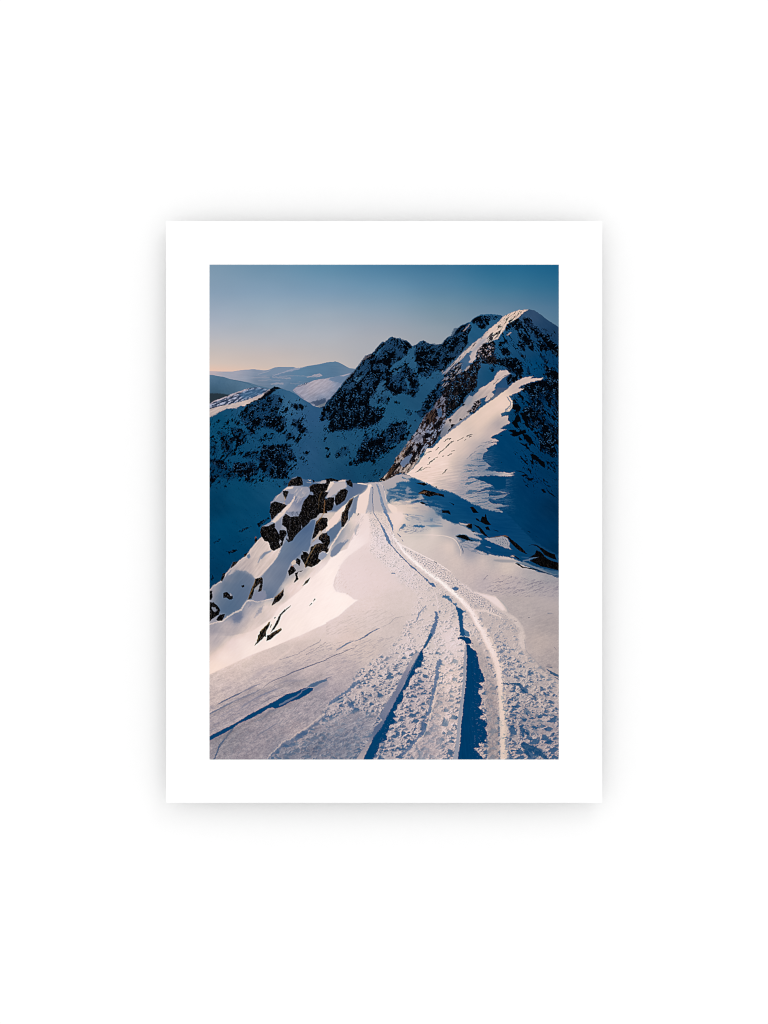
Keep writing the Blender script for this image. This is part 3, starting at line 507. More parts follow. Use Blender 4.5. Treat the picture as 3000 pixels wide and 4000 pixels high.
base = fg + (wr3*15*lowY*ss(900,760,X))[..., None] + (wrl*(1.8+4.6*ss(1420,1800,Y))*ss(1050,1250,Y)*(1-leftZ*.5))[..., None]*np.array((1,1,.96)) + (windF*(4+12*lowY)*(1-leftZ)*ss(900,1150,Y))[..., None]*np.array((1,.98,.9)) + (slopeN*10*leftZ)[..., None] + (grain*(1.5+3.5*lowY))[..., None]
rightZ = ss(960, 1060, X)*ss(1180, 1230, Y)*ss(1620, 1500, Y)
base = base + (windR*9*rightZ)[..., None]
fill(FG, base, 2.2, warp=2)

blue = F({'11': [(1100,1400,(36,90,130)),(1300,1350,(20,80,122)),(1500,1450,(14,72,114)),(1200,1550,(34,84,122)),(1500,1600,(16,74,116)),(950,1500,(60,100,136))],
          '12': [(200,1600,(6,68,112)),(400,1720,(4,64,108)),(100,1500,(22,78,120))], '22': [(200,80,(10,70,112)),(500,300,(8,66,108)),(800,300,(2,60,104)),(700,520,(4,64,108)),(1100,600,(6,62,102)),(300,420,(60,92,124)),(1500,880,(20,62,98)),(1000,450,(8,64,106)),(1400,700,(14,60,96))]})
wb = fbm(X, Y, 60, 8, 6, seed=95, octs=4)
BL = (T('11', [(1090,1258),(1150,1290),(1230,1275),(1400,1335),(1520,1394),(1600,1434),(1659,1445)]) + T('12', [(100,1466),(250,1538),(400,1628),(480,1660),(560,1710),(640,1728),(900,1770)]) +
      T('22', [(1000,100),(1300,420),(1700,640),(1700,950),(1600,915),(1500,880),(1330,835),(1200,770),(1110,745),(1050,725),(1130,720),(1030,670),(960,640),(860,632),(740,612),(640,560),(560,545),(470,525),(470,500),(520,480),(540,455),(530,425),(460,415),(350,410),(240,440),(270,410),(190,345),(240,325),(340,330),(430,370),(560,400),(540,370),(450,320),(590,315),(500,300),(440,280),(330,215),(300,200),(240,180),(160,165),(60,110),(0,95)]) +
      T('11', [(1640,1761),(1560,1745),(1500,1700),(1380,1640),(1340,1615),(1250,1625),(1180,1640),(1260,1600),(1200,1590),(1100,1600),(1050,1590),(950,1610),(900,1640),(870,1600),(860,1530),(890,1480),(860,1440),(920,1430),(1000,1400),(1010,1350),(1090,1320),(1180,1325),(1190,1300),(1080,1275)]))
fill(BL, blue + (wb*6)[..., None], 7, warp=6, big=3)
wu = uniform(wb + .3*fine2)
sl, m, d = pmask(T('11', [(860,1430),(1000,1360),(1400,1560),(1659,1700),(1659,1780),(1300,1720),(900,1620)]), 40, 8)
over(sl, m*ss(.55,.85,wu[sl])*.6, (150,150,168))
fill(T('11', [(1130,1440),(1170,1400),(1195,1420),(1180,1460),(1250,1470),(1150,1500)]), (140,142,165), 8, warp=5, op=.8)
fill(T('11', [(1310,1520),(1360,1510),(1390,1570),(1340,1585),(1200,1600),(1330,1550)]), (165,158,168), 5, warp=4, op=.8)
stroke(T('11', [(1100,1572),(1200,1580),(1340,1580),(1385,1572)]), [3,4,5,2], (160,156,170), .7, warp=4)
fill(T('11', [(900,1610),(940,1570),(1000,1570),(960,1630),(910,1640)]), (190,180,186), 8, warp=6, op=.7)
fill(T('11', [(1200,1645),(1260,1615),(1310,1618),(1260,1635)]), (70,92,140), 4, op=.8)
# right foreground lit bits inside the blue
fill(T('22', [(590,372),(700,365),(780,352),(860,340),(920,370),(960,440),(950,500),(992,532),(900,515),(850,490),(800,470),(740,450),(640,400)]), (150,150,166), 3, warp=4)
streaks(T('22', [(740,370),(900,360),(950,450),(940,500),(760,450)]), 60, 12, 4, .75, (60,84,112), 97, .6)
fill(T('22', [(235,150),(330,165),(400,168),(340,195),(250,175)]), (165,158,168), 3, warp=2)
stroke(T('22', [(620,490),(680,507)]), [2,4], (120,135,165), .8)
stroke(T('22', [(1150,690),(1240,680),(1240,700)]), [3,6,2], (120,128,150), .8, feather=4)
stroke(T('22', [(1240,665),(1340,640),(1420,625)]), [5,6,3], (110,122,146), .7, feather=4)
stroke(T('22', [(1130,640),(1200,650),(1300,650)]), [3,5,3], (50,90,128), .7, feather=4)
fill(T('22', [(960,630),(1000,612),(1030,615),(1020,640)]), (165,150,150), 3)
fill(T('22', [(1080,735),(1200,760),(1320,800),(1450,860),(1600,900),(1659,900),(1659,850),(1480,820),(1300,770),(1150,700)]), (128,134,152), 6, warp=4, op=.85)
fill(T('22', [(1380,800),(1659,845),(1659,900),(1560,880)]), (36,80,114), 8, warp=4, op=.7)
stroke(T('22', [(740,685),(850,695),(1000,700),(1080,705)]), [6,12,10,3], (130,132,148), .6, feather=8)
# soft shading under small crest
streaks(T('22', [(180,330),(300,500),(500,600),(700,620),(500,450),(540,420),(350,400)]), 10, 40, 6, .6, (90,108,138), 98, .6, .2)
fill(T('22', [(440,520),(540,485),(640,560),(740,610),(640,600),(560,560)]), (16,66,106), 5, warp=6)

# rounded snow mound with crest (tile 21/22)
crest = T('21', [(1080,330),(1300,325),(1500,325),(1659,335)]) + T('22', [(60,345),(150,375),(200,420),(240,490),(262,560),(255,620)])
stroke(crest, [1,1,2,2,3,3,3,3,2,1], (228,214,214), .65, feather=4)
stroke([(x+7, y-1) for x, y in T('22', [(240,480),(268,560),(265,600)])], [2,4,1], (60,84,118), .8)
stroke(T('22', [(205,400),(240,455),(262,520)]), [3,5,3], (120,128,152), .6, feather=5)

# bright slope left of the spur
BS = (T('21', [(600,-5),(640,200),(600,430),(470,520),(330,620),(250,700),(200,770),(170,900),(120,960),(105,1040),(140,1130),(290,1160),(400,1240),(460,1250),(420,1275),(300,1370),(180,1480),(0,1572)]) + T('20', [(1659,1590),(1500,1660),(1280,1761)]) + T('30', [(1200,30),(900,160),(600,270),(300,410),(-10,555),(-10,-5)]) +
      T('20', [(-10,1760),(300,1761),(600,1700),(900,1500),(1000,1350),(1300,1100),(1659,750)]) + T('21', [(100,600),(300,520),(480,100),(500,-5)]))
bs = F({'21': [(50,1200,(254,240,237)),(30,900,(252,238,234)),(150,700,(248,234,231)),(200,1350,(254,240,236)),(500,150,(228,214,216)),(600,300,(232,218,220)),(400,450,(244,230,229)),(560,40,(230,216,216))], '20': [(1500,950,(246,230,227)),(1400,1250,(248,233,230)),(1200,1600,(249,234,229)),(900,1700,(240,224,220)),(600,1740,(226,212,212)),(1600,1500,(252,238,234)),(1000,1450,(240,224,222))],
        '30': [(80,450,(244,224,214)),(200,300,(244,226,220)),(600,200,(248,232,226)),(900,100,(250,234,228)),(60,60,(165,158,172)),(300,60,(222,208,212)),(500,50,(242,226,222)),(20,200,(200,186,192))]})
fill(BS, bs + (slopeN*4 + windF*3)[..., None], 6, warp=1.5)
# softly dissolve the upper left border of the bright slope
sl, m, d = pmask(T('20', [(0,1500),(560,1280),(650,1500),(500,1761),(0,1761)]) , 60, 4)
over(sl, m*.85, base[sl])
sl, m, d = pmask(T('30', [(-10,-10),(330,-10),(120,160),(-10,230)]), 40, 4)
over(sl, m*.8, (np.array((176,168,182)) + (slopeN*16)[..., None])[sl])
# mound surface, slightly greyer than bright slope
sl, m, d = pmask(T('21', [(600,430),(470,520),(330,620),(250,700),(200,770),(170,900),(120,960),(105,1040),(140,1130),(290,1160),(400,1240),(460,1250),(700,1100),(1100,1100),(900,820),(650,600),(640,450)]), 22, 4)
over(sl, m*.4, (222,209,215))
mn = fbm(X, Y, 30, 5, -48, seed=99, octs=3)
over(sl, m*ss(.25,.6,mn[sl])*.16, (150,140,160))
stroke(T('21', [(180,820),(130,950),(115,1050),(150,1130)]), [1,5,4,1], (190,182,194), .45, feather=7, warp=3)
streaks(T('21', [(190,760),(300,1000),(380,1180),(330,1190),(150,1130),(110,1000)]), -50, 16, 4, .84, (185,172,182), 101, .35, .1)
# grooves shading on lit slope left part
for p, w in [([(640,1500),(720,1400),(760,1330)],[3,14,3]), ([(560,1350),(580,1320),(575,1280)],[5,10,3]), ([(350,1520),(400,1480),(450,1450)],[14,26,8])]:
    stroke(T('20', p), w, (110,118,150), .45, warp=8, feather=9)
fill(T('20', [(340,1530),(370,1480),(460,1440),(470,1500),(420,1570),(350,1570)]), (104,114,144), 14, warp=6, op=.7)
spur = F({'20': [(700,500,(196,184,190)),(600,650,(190,178,186)),(480,760,(184,172,180)),(780,620,(198,186,192)),(900,600,(218,204,208)),(700,820,(206,192,198)),(560,850,(176,166,178)),(350,850,(170,162,174)),(640,920,(206,192,196))]})
fill(T('20', [(745,365),(790,415),(830,420),(855,470),(880,545),(960,535),(1030,490),(1000,560),(940,670),(850,780),(760,870),(720,925),(650,955),(610,900),(520,840),(380,830),(330,880),(260,900),(330,790),(430,710),(530,640),(620,500),(690,410)]), spur + (slopeN*22)[..., None], 6, warp=3, op=.85)
gul = F({'20': [(1400,200,(76,100,138)),(1300,400,(84,106,142)),(1100,600,(100,116,146)),(1050,500,(104,120,148)),(950,800,(112,123,150)),(900,1100,(108,120,148)),(1200,650,(90,108,142)),(1050,900,(104,116,144)),(850,1200,(88,106,138)),(800,950,(122,130,154))]})
fill(T('20', [(1510,110),(1495,210),(1440,400),(1435,480),(1400,560),(1320,550),(1290,600),(1230,650),(1160,720),(1120,800),(1090,900),(1060,980),(960,1120),(900,1225),(840,1235),(760,1260),(800,1200),(800,1120),(755,1110),(765,950),(740,920),(850,785),(945,670),(1005,560),(1040,470),(1100,400),(1130,432),(1190,405),(1240,330),(1320,250),(1400,190),(1460,110)]), gul + (slopeN*5)[..., None], 5, warp=2, op=.9)
hol = F({'20': [(250,1000,(118,126,148)),(450,980,(96,112,140)),(300,1300,(78,102,132)),(450,1200,(94,110,140)),(150,1250,(112,122,146)),(560,1050,(104,116,144)),(250,1450,(82,104,134)),(100,1150,(140,142,160))]})
fill(T('20', [(380,840),(500,850),(600,910),(640,960),(590,1090),(545,1250),(520,1270),(450,1385),(340,1435),(255,1490),(205,1540),(215,1450),(150,1420),(150,1370),(60,1280),(50,1200),(100,1050),(180,980),(260,960)]), hol + (slopeN*6)[..., None], 22, warp=4, op=.85)
# soft ripples near the left cliff shade
stroke(T('20', [(740,660),(790,590),(860,560),(880,545)]), [5,10,6,2], (95,112,145), .7, feather=6)
stroke(T('20', [(690,720),(730,640),(770,590)]), [3,6,3], (98,114,146), .6, feather=5)
fill(T('20', [(520,610),(570,590),(580,640),(560,665),(530,640)]), (84,108,142), 6, op=.8)
stroke(T('20', [(1010,560),(950,650),(880,740),(800,820),(740,890),(650,940)]), [2,4,4,4,3,2], (225,212,215), .45, feather=5)
# lit crest edges of the spur below the crag
stroke(T('20', [(0,1110),(60,1050),(160,985),(250,870),(320,790),(420,700),(520,630),(620,490),(700,400),(740,362)]), [4,5,4,5,5,6,6,5,4,2], (206,192,196), .7, warp=4, feather=4)
# shade boundary: shaded hollow above lower lit scarp
fill(T('20', [(150,1400),(340,1440),(450,1390),(520,1270),(600,1230),(620,1100),(560,1050),(440,1000),(200,1000),(100,1200),(150,1350)]), (82,103,135), 26, warp=5, op=.45)
stroke(T('20', [(0,1600),(90,1570),(190,1550),(260,1490),(340,1440),(450,1390),(510,1290),(550,1260),(620,1265),(680,1280),(760,1260),(850,1240),(920,1230)]), [4,4,5,6,6,7,6,5,4,4,4,5,3], (218,204,208), .75, warp=4, feather=5)
fill(T('20', [(620,1180),(700,1130),(780,1130),(820,1180),(800,1240),(740,1265),(680,1275),(620,1250)]), (126,130,158), 7, op=.8, warp=3)
fill(T('20', [(1180,700),(1200,680),(1230,690),(1230,740),(1170,760),(1160,720)]), (195,182,184), 3, warp=3)

# hollows on the slope (tile 21)
fill(T('21', [(60,620),(70,560),(120,490),(200,430),(240,430),(300,390),(330,400),(240,490),(180,580),(120,630),(80,640)]), (120,130,158), 6, warp=3)
fill(T('21', [(85,460),(110,410),(140,390),(120,440)]), (130,134,158), 4)
fill(T('21', [(400,260),(430,200),(480,140),(470,200),(430,290),(430,330),(410,320)]), (168,168,188), 6, warp=3, op=.9)
streaks(T('21', [(220,400),(400,200),(520,40),(560,60),(450,330),(300,480)]), -55, 34, 5, .66, (188,182,198), 102, .6, .15)
streaks(T('21', [(330,230),(420,60),(480,0),(420,200),(340,300)]), -60, 30, 4, .7, (205,194,202), 103, .6, .15)
# snow wall faces between the rocks (tile 11/21)
fill(T('11', [(470,1510),(440,1600),(430,1700),(420,1780),(320,1790),(370,1700),(390,1600),(400,1545),(440,1520)]) , (112,124,152), 6, warp=3)
fill(T('21', [(425,-10),(400,30),(350,110),(300,180),(270,210),(318,120),(318,-10)]), (112,126,155), 5, warp=3)
fill(T('21', [(210,-5),(215,20),(200,90),(160,150),(100,200),(0,285),(0,170),(100,60),(140,0)]), (224,208,206), 4, warp=3)
fill(T('11', [(130,1780),(220,1690),(290,1640),(330,1580),(380,1550),(430,1520),(470,1505),(400,1560),(390,1540),(300,1660),(250,1780)]), (226,210,206), 3, warp=2)
fill(T('21', [(0,290),(100,210),(170,150),(215,110),(218,215),(180,290),(120,370),(60,440),(0,520)]), (90,110,142), 5, warp=3)
stroke(T('21', [(0,600),(40,560),(80,470),(140,380),(220,250),(260,210),(330,130),(400,20)]), [6,5,5,6,5,4,4,4], (232,216,214), .8, warp=3, feather=4)
stroke(T('21', [(450,50),(465,20)]), [2,5], (50,56,80), .8)

# upper bowl shadow & lit wedge around the path top (tile 11)
fill(T('11', [(380,1352),(460,1358),(560,1372),(600,1380),(570,1430),(500,1490),(420,1520),(380,1550),(300,1620),(150,1750),(0,1761),(110,1660),(270,1600),(320,1480),(300,1400)]), (88,106,140), 10, warp=3, op=.85)
stroke(T('11', [(450,1352),(520,1358),(590,1375)]), [3,5,2], (214,200,202), .9)
fill(T('11', [(600,1370),(640,1362),(660,1400),(640,1400),(620,1480),(600,1600),(570,1700),(550,1780),(420,1780),(440,1700),(450,1600),(475,1520),(540,1480),(590,1420)]), (228,212,210), 4, warp=2)
fill(T('11', [(655,1400),(668,1408),(665,1560),(660,1780),(560,1780),(600,1650),(615,1520),(635,1420)]), (158,160,182), 5, warp=2, op=.9)
# side of path top
fill(T('11', [(600,1342),(750,1336),(800,1345),(830,1400),(850,1500),(860,1640),(900,1700),(960,1780),(640,1780),(668,1600),(668,1420),(650,1370)]), (172,168,184), 5, warp=2, op=.9)
stroke(T('11', [(640,1400),(665,1405),(668,1500),(664,1600),(670,1700),(672,1765)]), [1,3,3,3,3,3], (70,92,130), .9, warp=2)
cr0 = fbm(X, Y, 7, 5, 60, seed=110, octs=3, gain=.7)
sl, m, d = pmask(T('11', [(712,1362),(735,1370),(760,1430),(800,1560),(830,1660),(880,1761),(860,1775),(815,1730),(780,1640),(760,1520),(735,1430)]), 3, 3)
over(sl, m*.8, (np.array((104,126,162)) + (cr0*50)[..., None])[sl])
stroke(T('11', [(760,1350),(800,1380),(830,1450),(850,1560),(865,1640)]), [2,2,3,3,2], (215,204,210), .6)
stroke(T('11', [(815,1390),(830,1450)]), [2,3], (80,104,145), .6)
fill(T('11', [(870,1640),(920,1650),(1000,1690),(1020,1780),(960,1780),(900,1720)]), (228,212,208), 6, warp=4)
stroke(T('11', [(900,1500),(880,1560),(870,1640)]), [14,10,4], (110,130,160), .55, warp=8, feather=7)

# ================================================================ TRACK (crumbled snow)
crumb = T('21', [(600,0),(630,150),(650,400),(610,560),(700,640),(800,740),(900,820),(980,900),(1050,1000),(1200,1090),(1280,1160),(1320,1240),(1250,1330),(1220,1450),(1130,1560),(1080,1761)]) + \
        T('31', [(1000,60),(900,180),(760,260),(640,380),(450,520),(420,620),(320,760),(180,860),(40,950),(0,1000)]) + T('30', [(1600,1130),(1500,1260),(1300,1380),(1200,1490),(1050,1530),(850,1740),(820,1800)]) + \
        T('32', [(1700,1800),(1700,700),(1480,520),(1330,400),(1180,230),(1090,130),(1080,0)]) + T('22', [(1100,1680),(1050,1580),(950,1500),(840,1440),(740,1370),(660,1260),(560,1200),(440,1140),(330,1080),(240,980),(120,850),(0,780)]) + \
        T('21', [(1560,710),(1400,630),(1200,530),(1060,460),(960,340),(920,200),(860,60),(830,0)])
def billow(sc_, seed, gain=.55):
    return np.abs(fbm(X, Y, sc_*1.5, sc_, -20, seed=seed, octs=3, gain=gain)) * sc_ * (1.15+.35*ss(1400,1800,Y))
BUMPS = []
def bump(rc, x, y, w, h, ang=0, amp=1.):
    (px, py), = T(rc, [(x, y)]); BUMPS.append((px, py, w/K*.5, h/K*.5, ang, amp))
for a_ in [('31',1155,1090,110,120,0),('31',1270,600,90,60,0),('31',1230,670,80,80,0),('31',1180,730,60,50,0),('31',560,520,120,70,0),('31',470,640,140,60,-20),('31',700,830,110,90,20),('31',300,940,130,90,0),('31',590,830,100,60,0),('31',130,900,110,70,-20),('31',150,1070,140,70,0),('31',330,1080,90,60,0),('31',30,1160,80,50,0),('31',960,1380,90,70,0),('31',1330,1280,80,120,20),('31',1310,1360,110,80,0),('31',560,1400,110,80,0),('31',700,1190,120,50,0),('31',1280,1690,110,150,0),('31',1400,1730,80,60,0),('31',1030,1590,100,70,0),('31',1180,250,110,60,0),('31',1060,300,60,50,0),('31',950,440,90,60,0),('31',850,540,120,80,0),('31',880,650,90,50,0),('31',500,1430,90,50,0),('31',1540,590,60,60,0),('31',1300,1130,100,50,0),('31',760,640,90,50,0),('31',1530,240,90,40,0),('32',690,1330,130,70,10),('32',1090,760,110,120,30),('32',960,740,140,110,0),('32',1030,830,90,50,0),('32',1010,690,160,60,0),('32',930,880,120,50,0),('32',1130,905,160,50,15),('32',1230,860,200,60,20),('32',1130,1060,110,100,0),('32',1100,1180,120,90,0),('32',930,1340,90,70,0),('32',1120,1360,120,90,0),('32',1170,1370,90,80,0),('32',1220,1480,150,110,20),('32',1400,1470,190,90,20),('32',1200,1600,240,100,10),('32',1010,1630,120,80,0),('32',970,1590,70,60,0),('32',1270,1660,110,80,0),('32',1190,1680,120,90,0),('32',1420,1730,120,60,0),('32',1060,1700,110,60,0),('32',1250,250,90,50,10),('32',900,310,120,50,0),('32',960,180,90,50,0),('32',840,290,80,60,0),('32',1440,790,90,40,0),('32',1160,580,60,40,0),('32',1000,570,60,60,50),('32',1080,560,110,50,20),('32',1560,1150,100,60,0),('32',1300,1000,110,40,0),('32',930,1100,90,60,0),('32',1000,980,120,60,0),('30',1000,1710,100,60,10)]:
    bump(*a_, amp=.8)
t = np.interp(gy, [1150, 1350, 1500, 1650, 1932], [0, .7, 1.5, 2.3, 3.0])[:, None]
Hf = 0
for i_, sc_ in enumerate((7., 11., 17., 26.)):
    Hf = Hf + billow(sc_, 120+i_*3)*np.clip(1-np.abs(t-i_), 0, 1)
patch = ss(.25, .75, uniform(fbm(X, Y, 34, 22, -30, seed=137, octs=3)))
Hf = Hf*(.12+1.25*patch) + billow(4.5, 135)*.7
Hb = np.zeros_like(X)
for px, py, w_, h_, an, am in BUMPS:
    sl = box([(px-w_-h_, py-w_-h_), (px+w_+h_, py+w_+h_)], 6)
    a = math.radians(an); dx = X[sl]+3.5*W1x[sl]-px; dy = Y[sl]+3.5*W1y[sl]-py
    u = (dx*math.cos(a)+dy*math.sin(a))/w_; v = (-dx*math.sin(a)+dy*math.cos(a))/h_
    Hb[sl] = np.maximum(Hb[sl], np.sqrt(np.clip(1-u*u-v*v, 0, 1))*h_*am*1.5)
Hf = Hf + Hb
def shade_relief(H, n=14, slope=.42, dyr=.28):
    """light from the left: lambert term and cast shadow by marching"""
    gxx = np.gradient(H, STEP, axis=1); gyy = np.gradient(H, STEP, axis=0)
    lam = gxx*.95 + gyy*.3
    sh = np.zeros_like(H); 
    for k in range(1, n):
        ox_ = k; oy_ = int(round(k*dyr))
        Hs = np.zeros_like(H)-99
        Hs[oy_:, ox_:] = H[:H.shape[0]-oy_, :H.shape[1]-ox_]
        sh = np.maximum(sh, Hs - k*STEP*slope - H)
    return lam, sh
lamF, shF = shade_relief(Hf)
c1 = fbm(X, Y, 7, 5, 60, seed=110, octs=3, gain=.7)*2; c2 = fbm(X, Y, 16, 11, -12, seed=124, octs=4)*2; c3 = fbm(X, Y, 28, 18, -12, seed=128, octs=4)*2
Sh = lamF/np.std(lamF)
lit = base + (16*ss(.2,1.8,Sh) + 5)[..., None]*np.array((1.,.97,.92))
shadeB = np.array((138,141,162), np.float32)*(1-ss(1350,1750,Y)[..., None]*np.array((.36,.28,.20)))
def crumble(region, amt=1., feather=22, warp=12, thr=-.35):
    sl, m, d = pmask(region, feather, warp, 4)
    s = Sh[sl]
    dark = np.clip(ss(-.3, -2.8, s)*.62 + ss(.2, 2.6, shF[sl])*.6, 0, 1)[..., None]
    c = lit[sl]*(1-dark*amt) + shadeB[sl]*dark*amt
    vd = ss(2.4, 7., shF[sl])[..., None]*.8*amt*ss(1300, 1650, Y[sl])[..., None]
    c = c*(1-vd) + np.array((36,80,122))*vd
    over(sl, m, c)
crumble(crumb, .85)
# smoother lanes inside
fill(T('31', [(1659,700),(1600,820),(1560,950),(1500,1060),(1500,1200),(1400,1400),(1260,1560),(1130,1700),(1100,1770),(1659,1770)]), base + (c2*4)[..., None]*.9, 30, op=.55, warp=10)
fill(T('31', [(560,1761),(0,1761),(0,1200),(300,1080),(600,1100),(740,1130),(600,1250),(640,1400),(480,1560),(400,1761)]), base + (windF*16)[..., None], 40, op=.75, warp=10)
fill(T('30', [(900,1761),(1200,1500),(1659,1200),(1659,1761)]), base + (windF*18)[..., None] + (Sh*3)[..., None], 30, op=.6, warp=10)
fill(T('31', [(1659,0),(1659,1761),(1300,1761),(1480,1400),(1540,1050),(1620,700),(1640,300),(1600,0)]) + T('32', [(60,1761),(150,1300),(220,800),(270,300),(240,60),(100,0)]), base*1.03 + (Sh*4 + c1*4)[..., None], 26, op=.5, warp=12)
# rightmost crumbs finer
fill(T('32', [(1150,100),(1300,360),(1500,560),(1659,680),(1659,760),(1300,500),(1100,300)]), (186,174,180), 20, op=.45, warp=6)
stroke(T('32', [(1200,640),(1340,850),(1500,980),(1640,1080)]), [5,7,6,4], (178,166,172), .5, warp=5, feather=6)
# grey smooth patch lower right
fill(T('32', [(1150,1050),(1350,1100),(1420,1200),(1400,1350),(1250,1400),(1130,1250)]), (158,148,158), 30, op=.5, warp=10)

# dark dots near path top
dots = uniform(fbm(X, Y, 5, 4, 20, seed=140, octs=2))
sl, m, d = pmask(T('21', [(610,0),(830,0),(1000,400),(1659,900),(1659,1300),(1280,1160),(1000,900),(780,700),(620,560),(660,300)]), 14, 6)
over(sl, m*ss(.86,.97,dots[sl])*.42, (112,116,142))
sl, m, d = pmask(T('21', [(1060,470),(1659,770)]) + T('22', [(240,980),(560,1200),(900,1480),(700,1450),(300,1200),(0,1000)]) + T('21', [(1500,850),(1200,620)]), 8, 4)
over(sl, m*ss(.72,.93,dots[sl])*.6, (96,108,140))
over(sl, m*ss(.3,.1,dots[sl])*.5, (236,226,228))
stroke(T('21', [(727,290),(725,480)]), 2, (130,130,152), .6, warp=5)
stroke(T('21', [(720,530),(820,590),(900,620)]), [8,8,3], (228,216,220), .6, feather=5)
fill(T('21', [(920,885),(940,860),(990,865),(985,880),(950,878)]), (110,128,160), 2, warp=3)

# bright bank right of the track
fill(T('22', [(240,990),(340,1050),(450,1130),(760,1205),(850,1280),(930,1370),(930,1430),(1050,1500),(1150,1650),(1175,1761)]) + T('32', [(1170,60),(1180,200),(1090,160),(1080,0)]) + T('22', [(1100,1680),(950,1510),(850,1440),(740,1370),(660,1250),(540,1190),(400,1140)]), base + 24. + (c1*4)[..., None], 12, warp=5, op=.8)
fill(T('22', [(450,1140),(760,1210),(800,1250),(860,1330),(900,1400),(850,1400),(700,1280),(560,1190)]), (234,221,222), 12, op=.75)
stroke(T('22', [(770,1210),(860,1290),(925,1370),(935,1420)]), [2,6,6,3], (160,158,168), .6, feather=5)
stroke(T('32', [(1170,60),(1185,200),(1230,260),(1340,370),(1450,470)]), [3,3,4,3,2], (150,145,158), .55, warp=3, feather=4)
crumble(T('32', [(1000,60),(1100,160),(1200,300),(1100,330),(1000,200)]), .5)
stroke(T('22', [(430,1400),(600,1400),(750,1460),(840,1500)]), [6,10,8,4], (222,210,214), .6, feather=6, warp=4)

# ---- bright smooth ridge W
Wc = T('21', [(950,330),(990,400),(1040,470),(1100,560),(1200,660),(1350,790),(1500,905),(1659,1015)]) + T('22', [(60,1080),(150,1150),(250,1240),(350,1350),(430,1450),(490,1580),(570,1700)]) + T('32', [(600,20),(660,130),(735,280),(785,450),(815,600),(830,800),(840,1000),(855,1300),(862,1790)])
Ww = [5,8,10,11,12,12,13,14, 14,15,16,17,18,20,22, 24,25,25,25,23,21,21,22,22]
# sunken smooth lane just left of W
lane = T('21', [(1040,500),(1100,620),(1200,740),(1300,830),(1420,930),(1560,1060)])
stroke(lane, [6,10,12,12,14,10], (196,188,198), .8, feather=4)
lane2 = T('32', [(430,60),(500,200),(580,400),(660,600),(690,800),(700,1000),(710,1200),(720,1500),(720,1790)])
stroke(lane2, [24,34,40,38,40,42,44,44,44], base*.94 + (c1*5)[..., None], .7, feather=12, warp=6)
ln = fbm(X, Y, 60, 4, 78, seed=142, octs=3)
sl, m = smask(lane2, [24,34,40,38,40,42,44,44,44], 5, 8)
over(sl, m*np.clip(ss(-.1,-.7,ln[sl])*.5,0,1), (120,118,142)); over(sl, m*ss(.2,.7,ln[sl])*.35, (200,188,194))
wcol = F({'21': [(1000,450,(248,238,238)),(1400,820,(252,243,240))], '22': [(100,1130,(252,243,240)),(400,1420,(246,232,230))], '32': [(650,120,(238,224,222)),(780,450,(230,214,212)),(835,900,(218,202,200)),(860,1500,(214,198,196))]})
stroke([(x+.25*w, y) for (x, y), w in zip(Wc, Ww)], [1.25*w for w in Ww], wcol*.965 + (c1*3)[..., None], .6, feather=12, warp=6)
stroke(Wc, [.85*w for w in Ww], wcol + (fine*7 + c1*4)[..., None], .9, feather=8, warp=6)
sl, m = smask([(x+.75*w, y) for (x, y), w in zip(Wc, Ww)], [.7*w for w in Ww], 8, 10)
over(sl, m*ss(.3, 2., shF[sl])*.75, (140,140,162))
stroke([(x-.32*w, y+.25*w) for (x, y), w in zip(Wc, Ww)], [.3*w for w in Ww], (206,192,197), .45, feather=5, warp=4)
stroke(T('21', [(1060,460),(1200,530),(1400,630),(1560,710),(1659,775)]) + T('22', [(120,850)]), [4,5,4,4,4,2], (238,226,226), .75, warp=2)

# ---- narrow ruts, upper
rb = (92,118,160)
sl, m = smask(T('21', [(835,-10),(880,60),(910,130),(940,200),(958,285)]), [9,9,10,8,2], 5, 2.5); over(sl, m*.95, (np.array(rb)+(c1*9)[..., None])[sl])
stroke(T('21', [(678,15),(740,110),(790,190)]), [3,3,4], (100,116,150), .9, warp=2)
sl, m = smask(T('21', [(790,190),(830,270),(875,370),(900,430),(925,465)]), [5,9,11,11,4], 5, 2.5); over(sl, m*.95, (np.array((88,114,156))+(c1*9)[..., None])[sl])
stroke(T('21', [(925,465),(1000,555),(1050,610),(1100,660),(1190,750),(1230,785),(1290,830),(1400,935),(1440,970)]), [4,3,5,3,4,9,3,3,8], (80,104,145), .95, warp=3)
fill(T('21', [(1440,960),(1480,1000),(1540,1020),(1560,1070),(1520,1060),(1480,1040)]), (72,102,145), 3, warp=5)
stroke(T('21', [(1545,1130),(1570,1200),(1590,1300),(1600,1370)]), [2,3,3,3], (222,212,220), .7, warp=2)
fill(T('21', [(1540,1410),(1590,1430),(1600,1520),(1570,1640),(1530,1761),(1480,1770),(1500,1660),(1540,1560),(1560,1480)]), (74,100,142), 5, warp=9, op=.9)
fill(T('21', [(1600,1410),(1630,1410),(1615,1450)]), (84,108,148), 3, warp=4)
stroke(T('21', [(1420,1340),(1350,1420),(1310,1500),(1280,1560)]), [3,7,8,3], (112,124,158), .75, warp=6, feather=4)
stroke(T('21', [(1400,1370),(1340,1450),(1310,1540)]), [2,3,2], (226,216,220), .6)

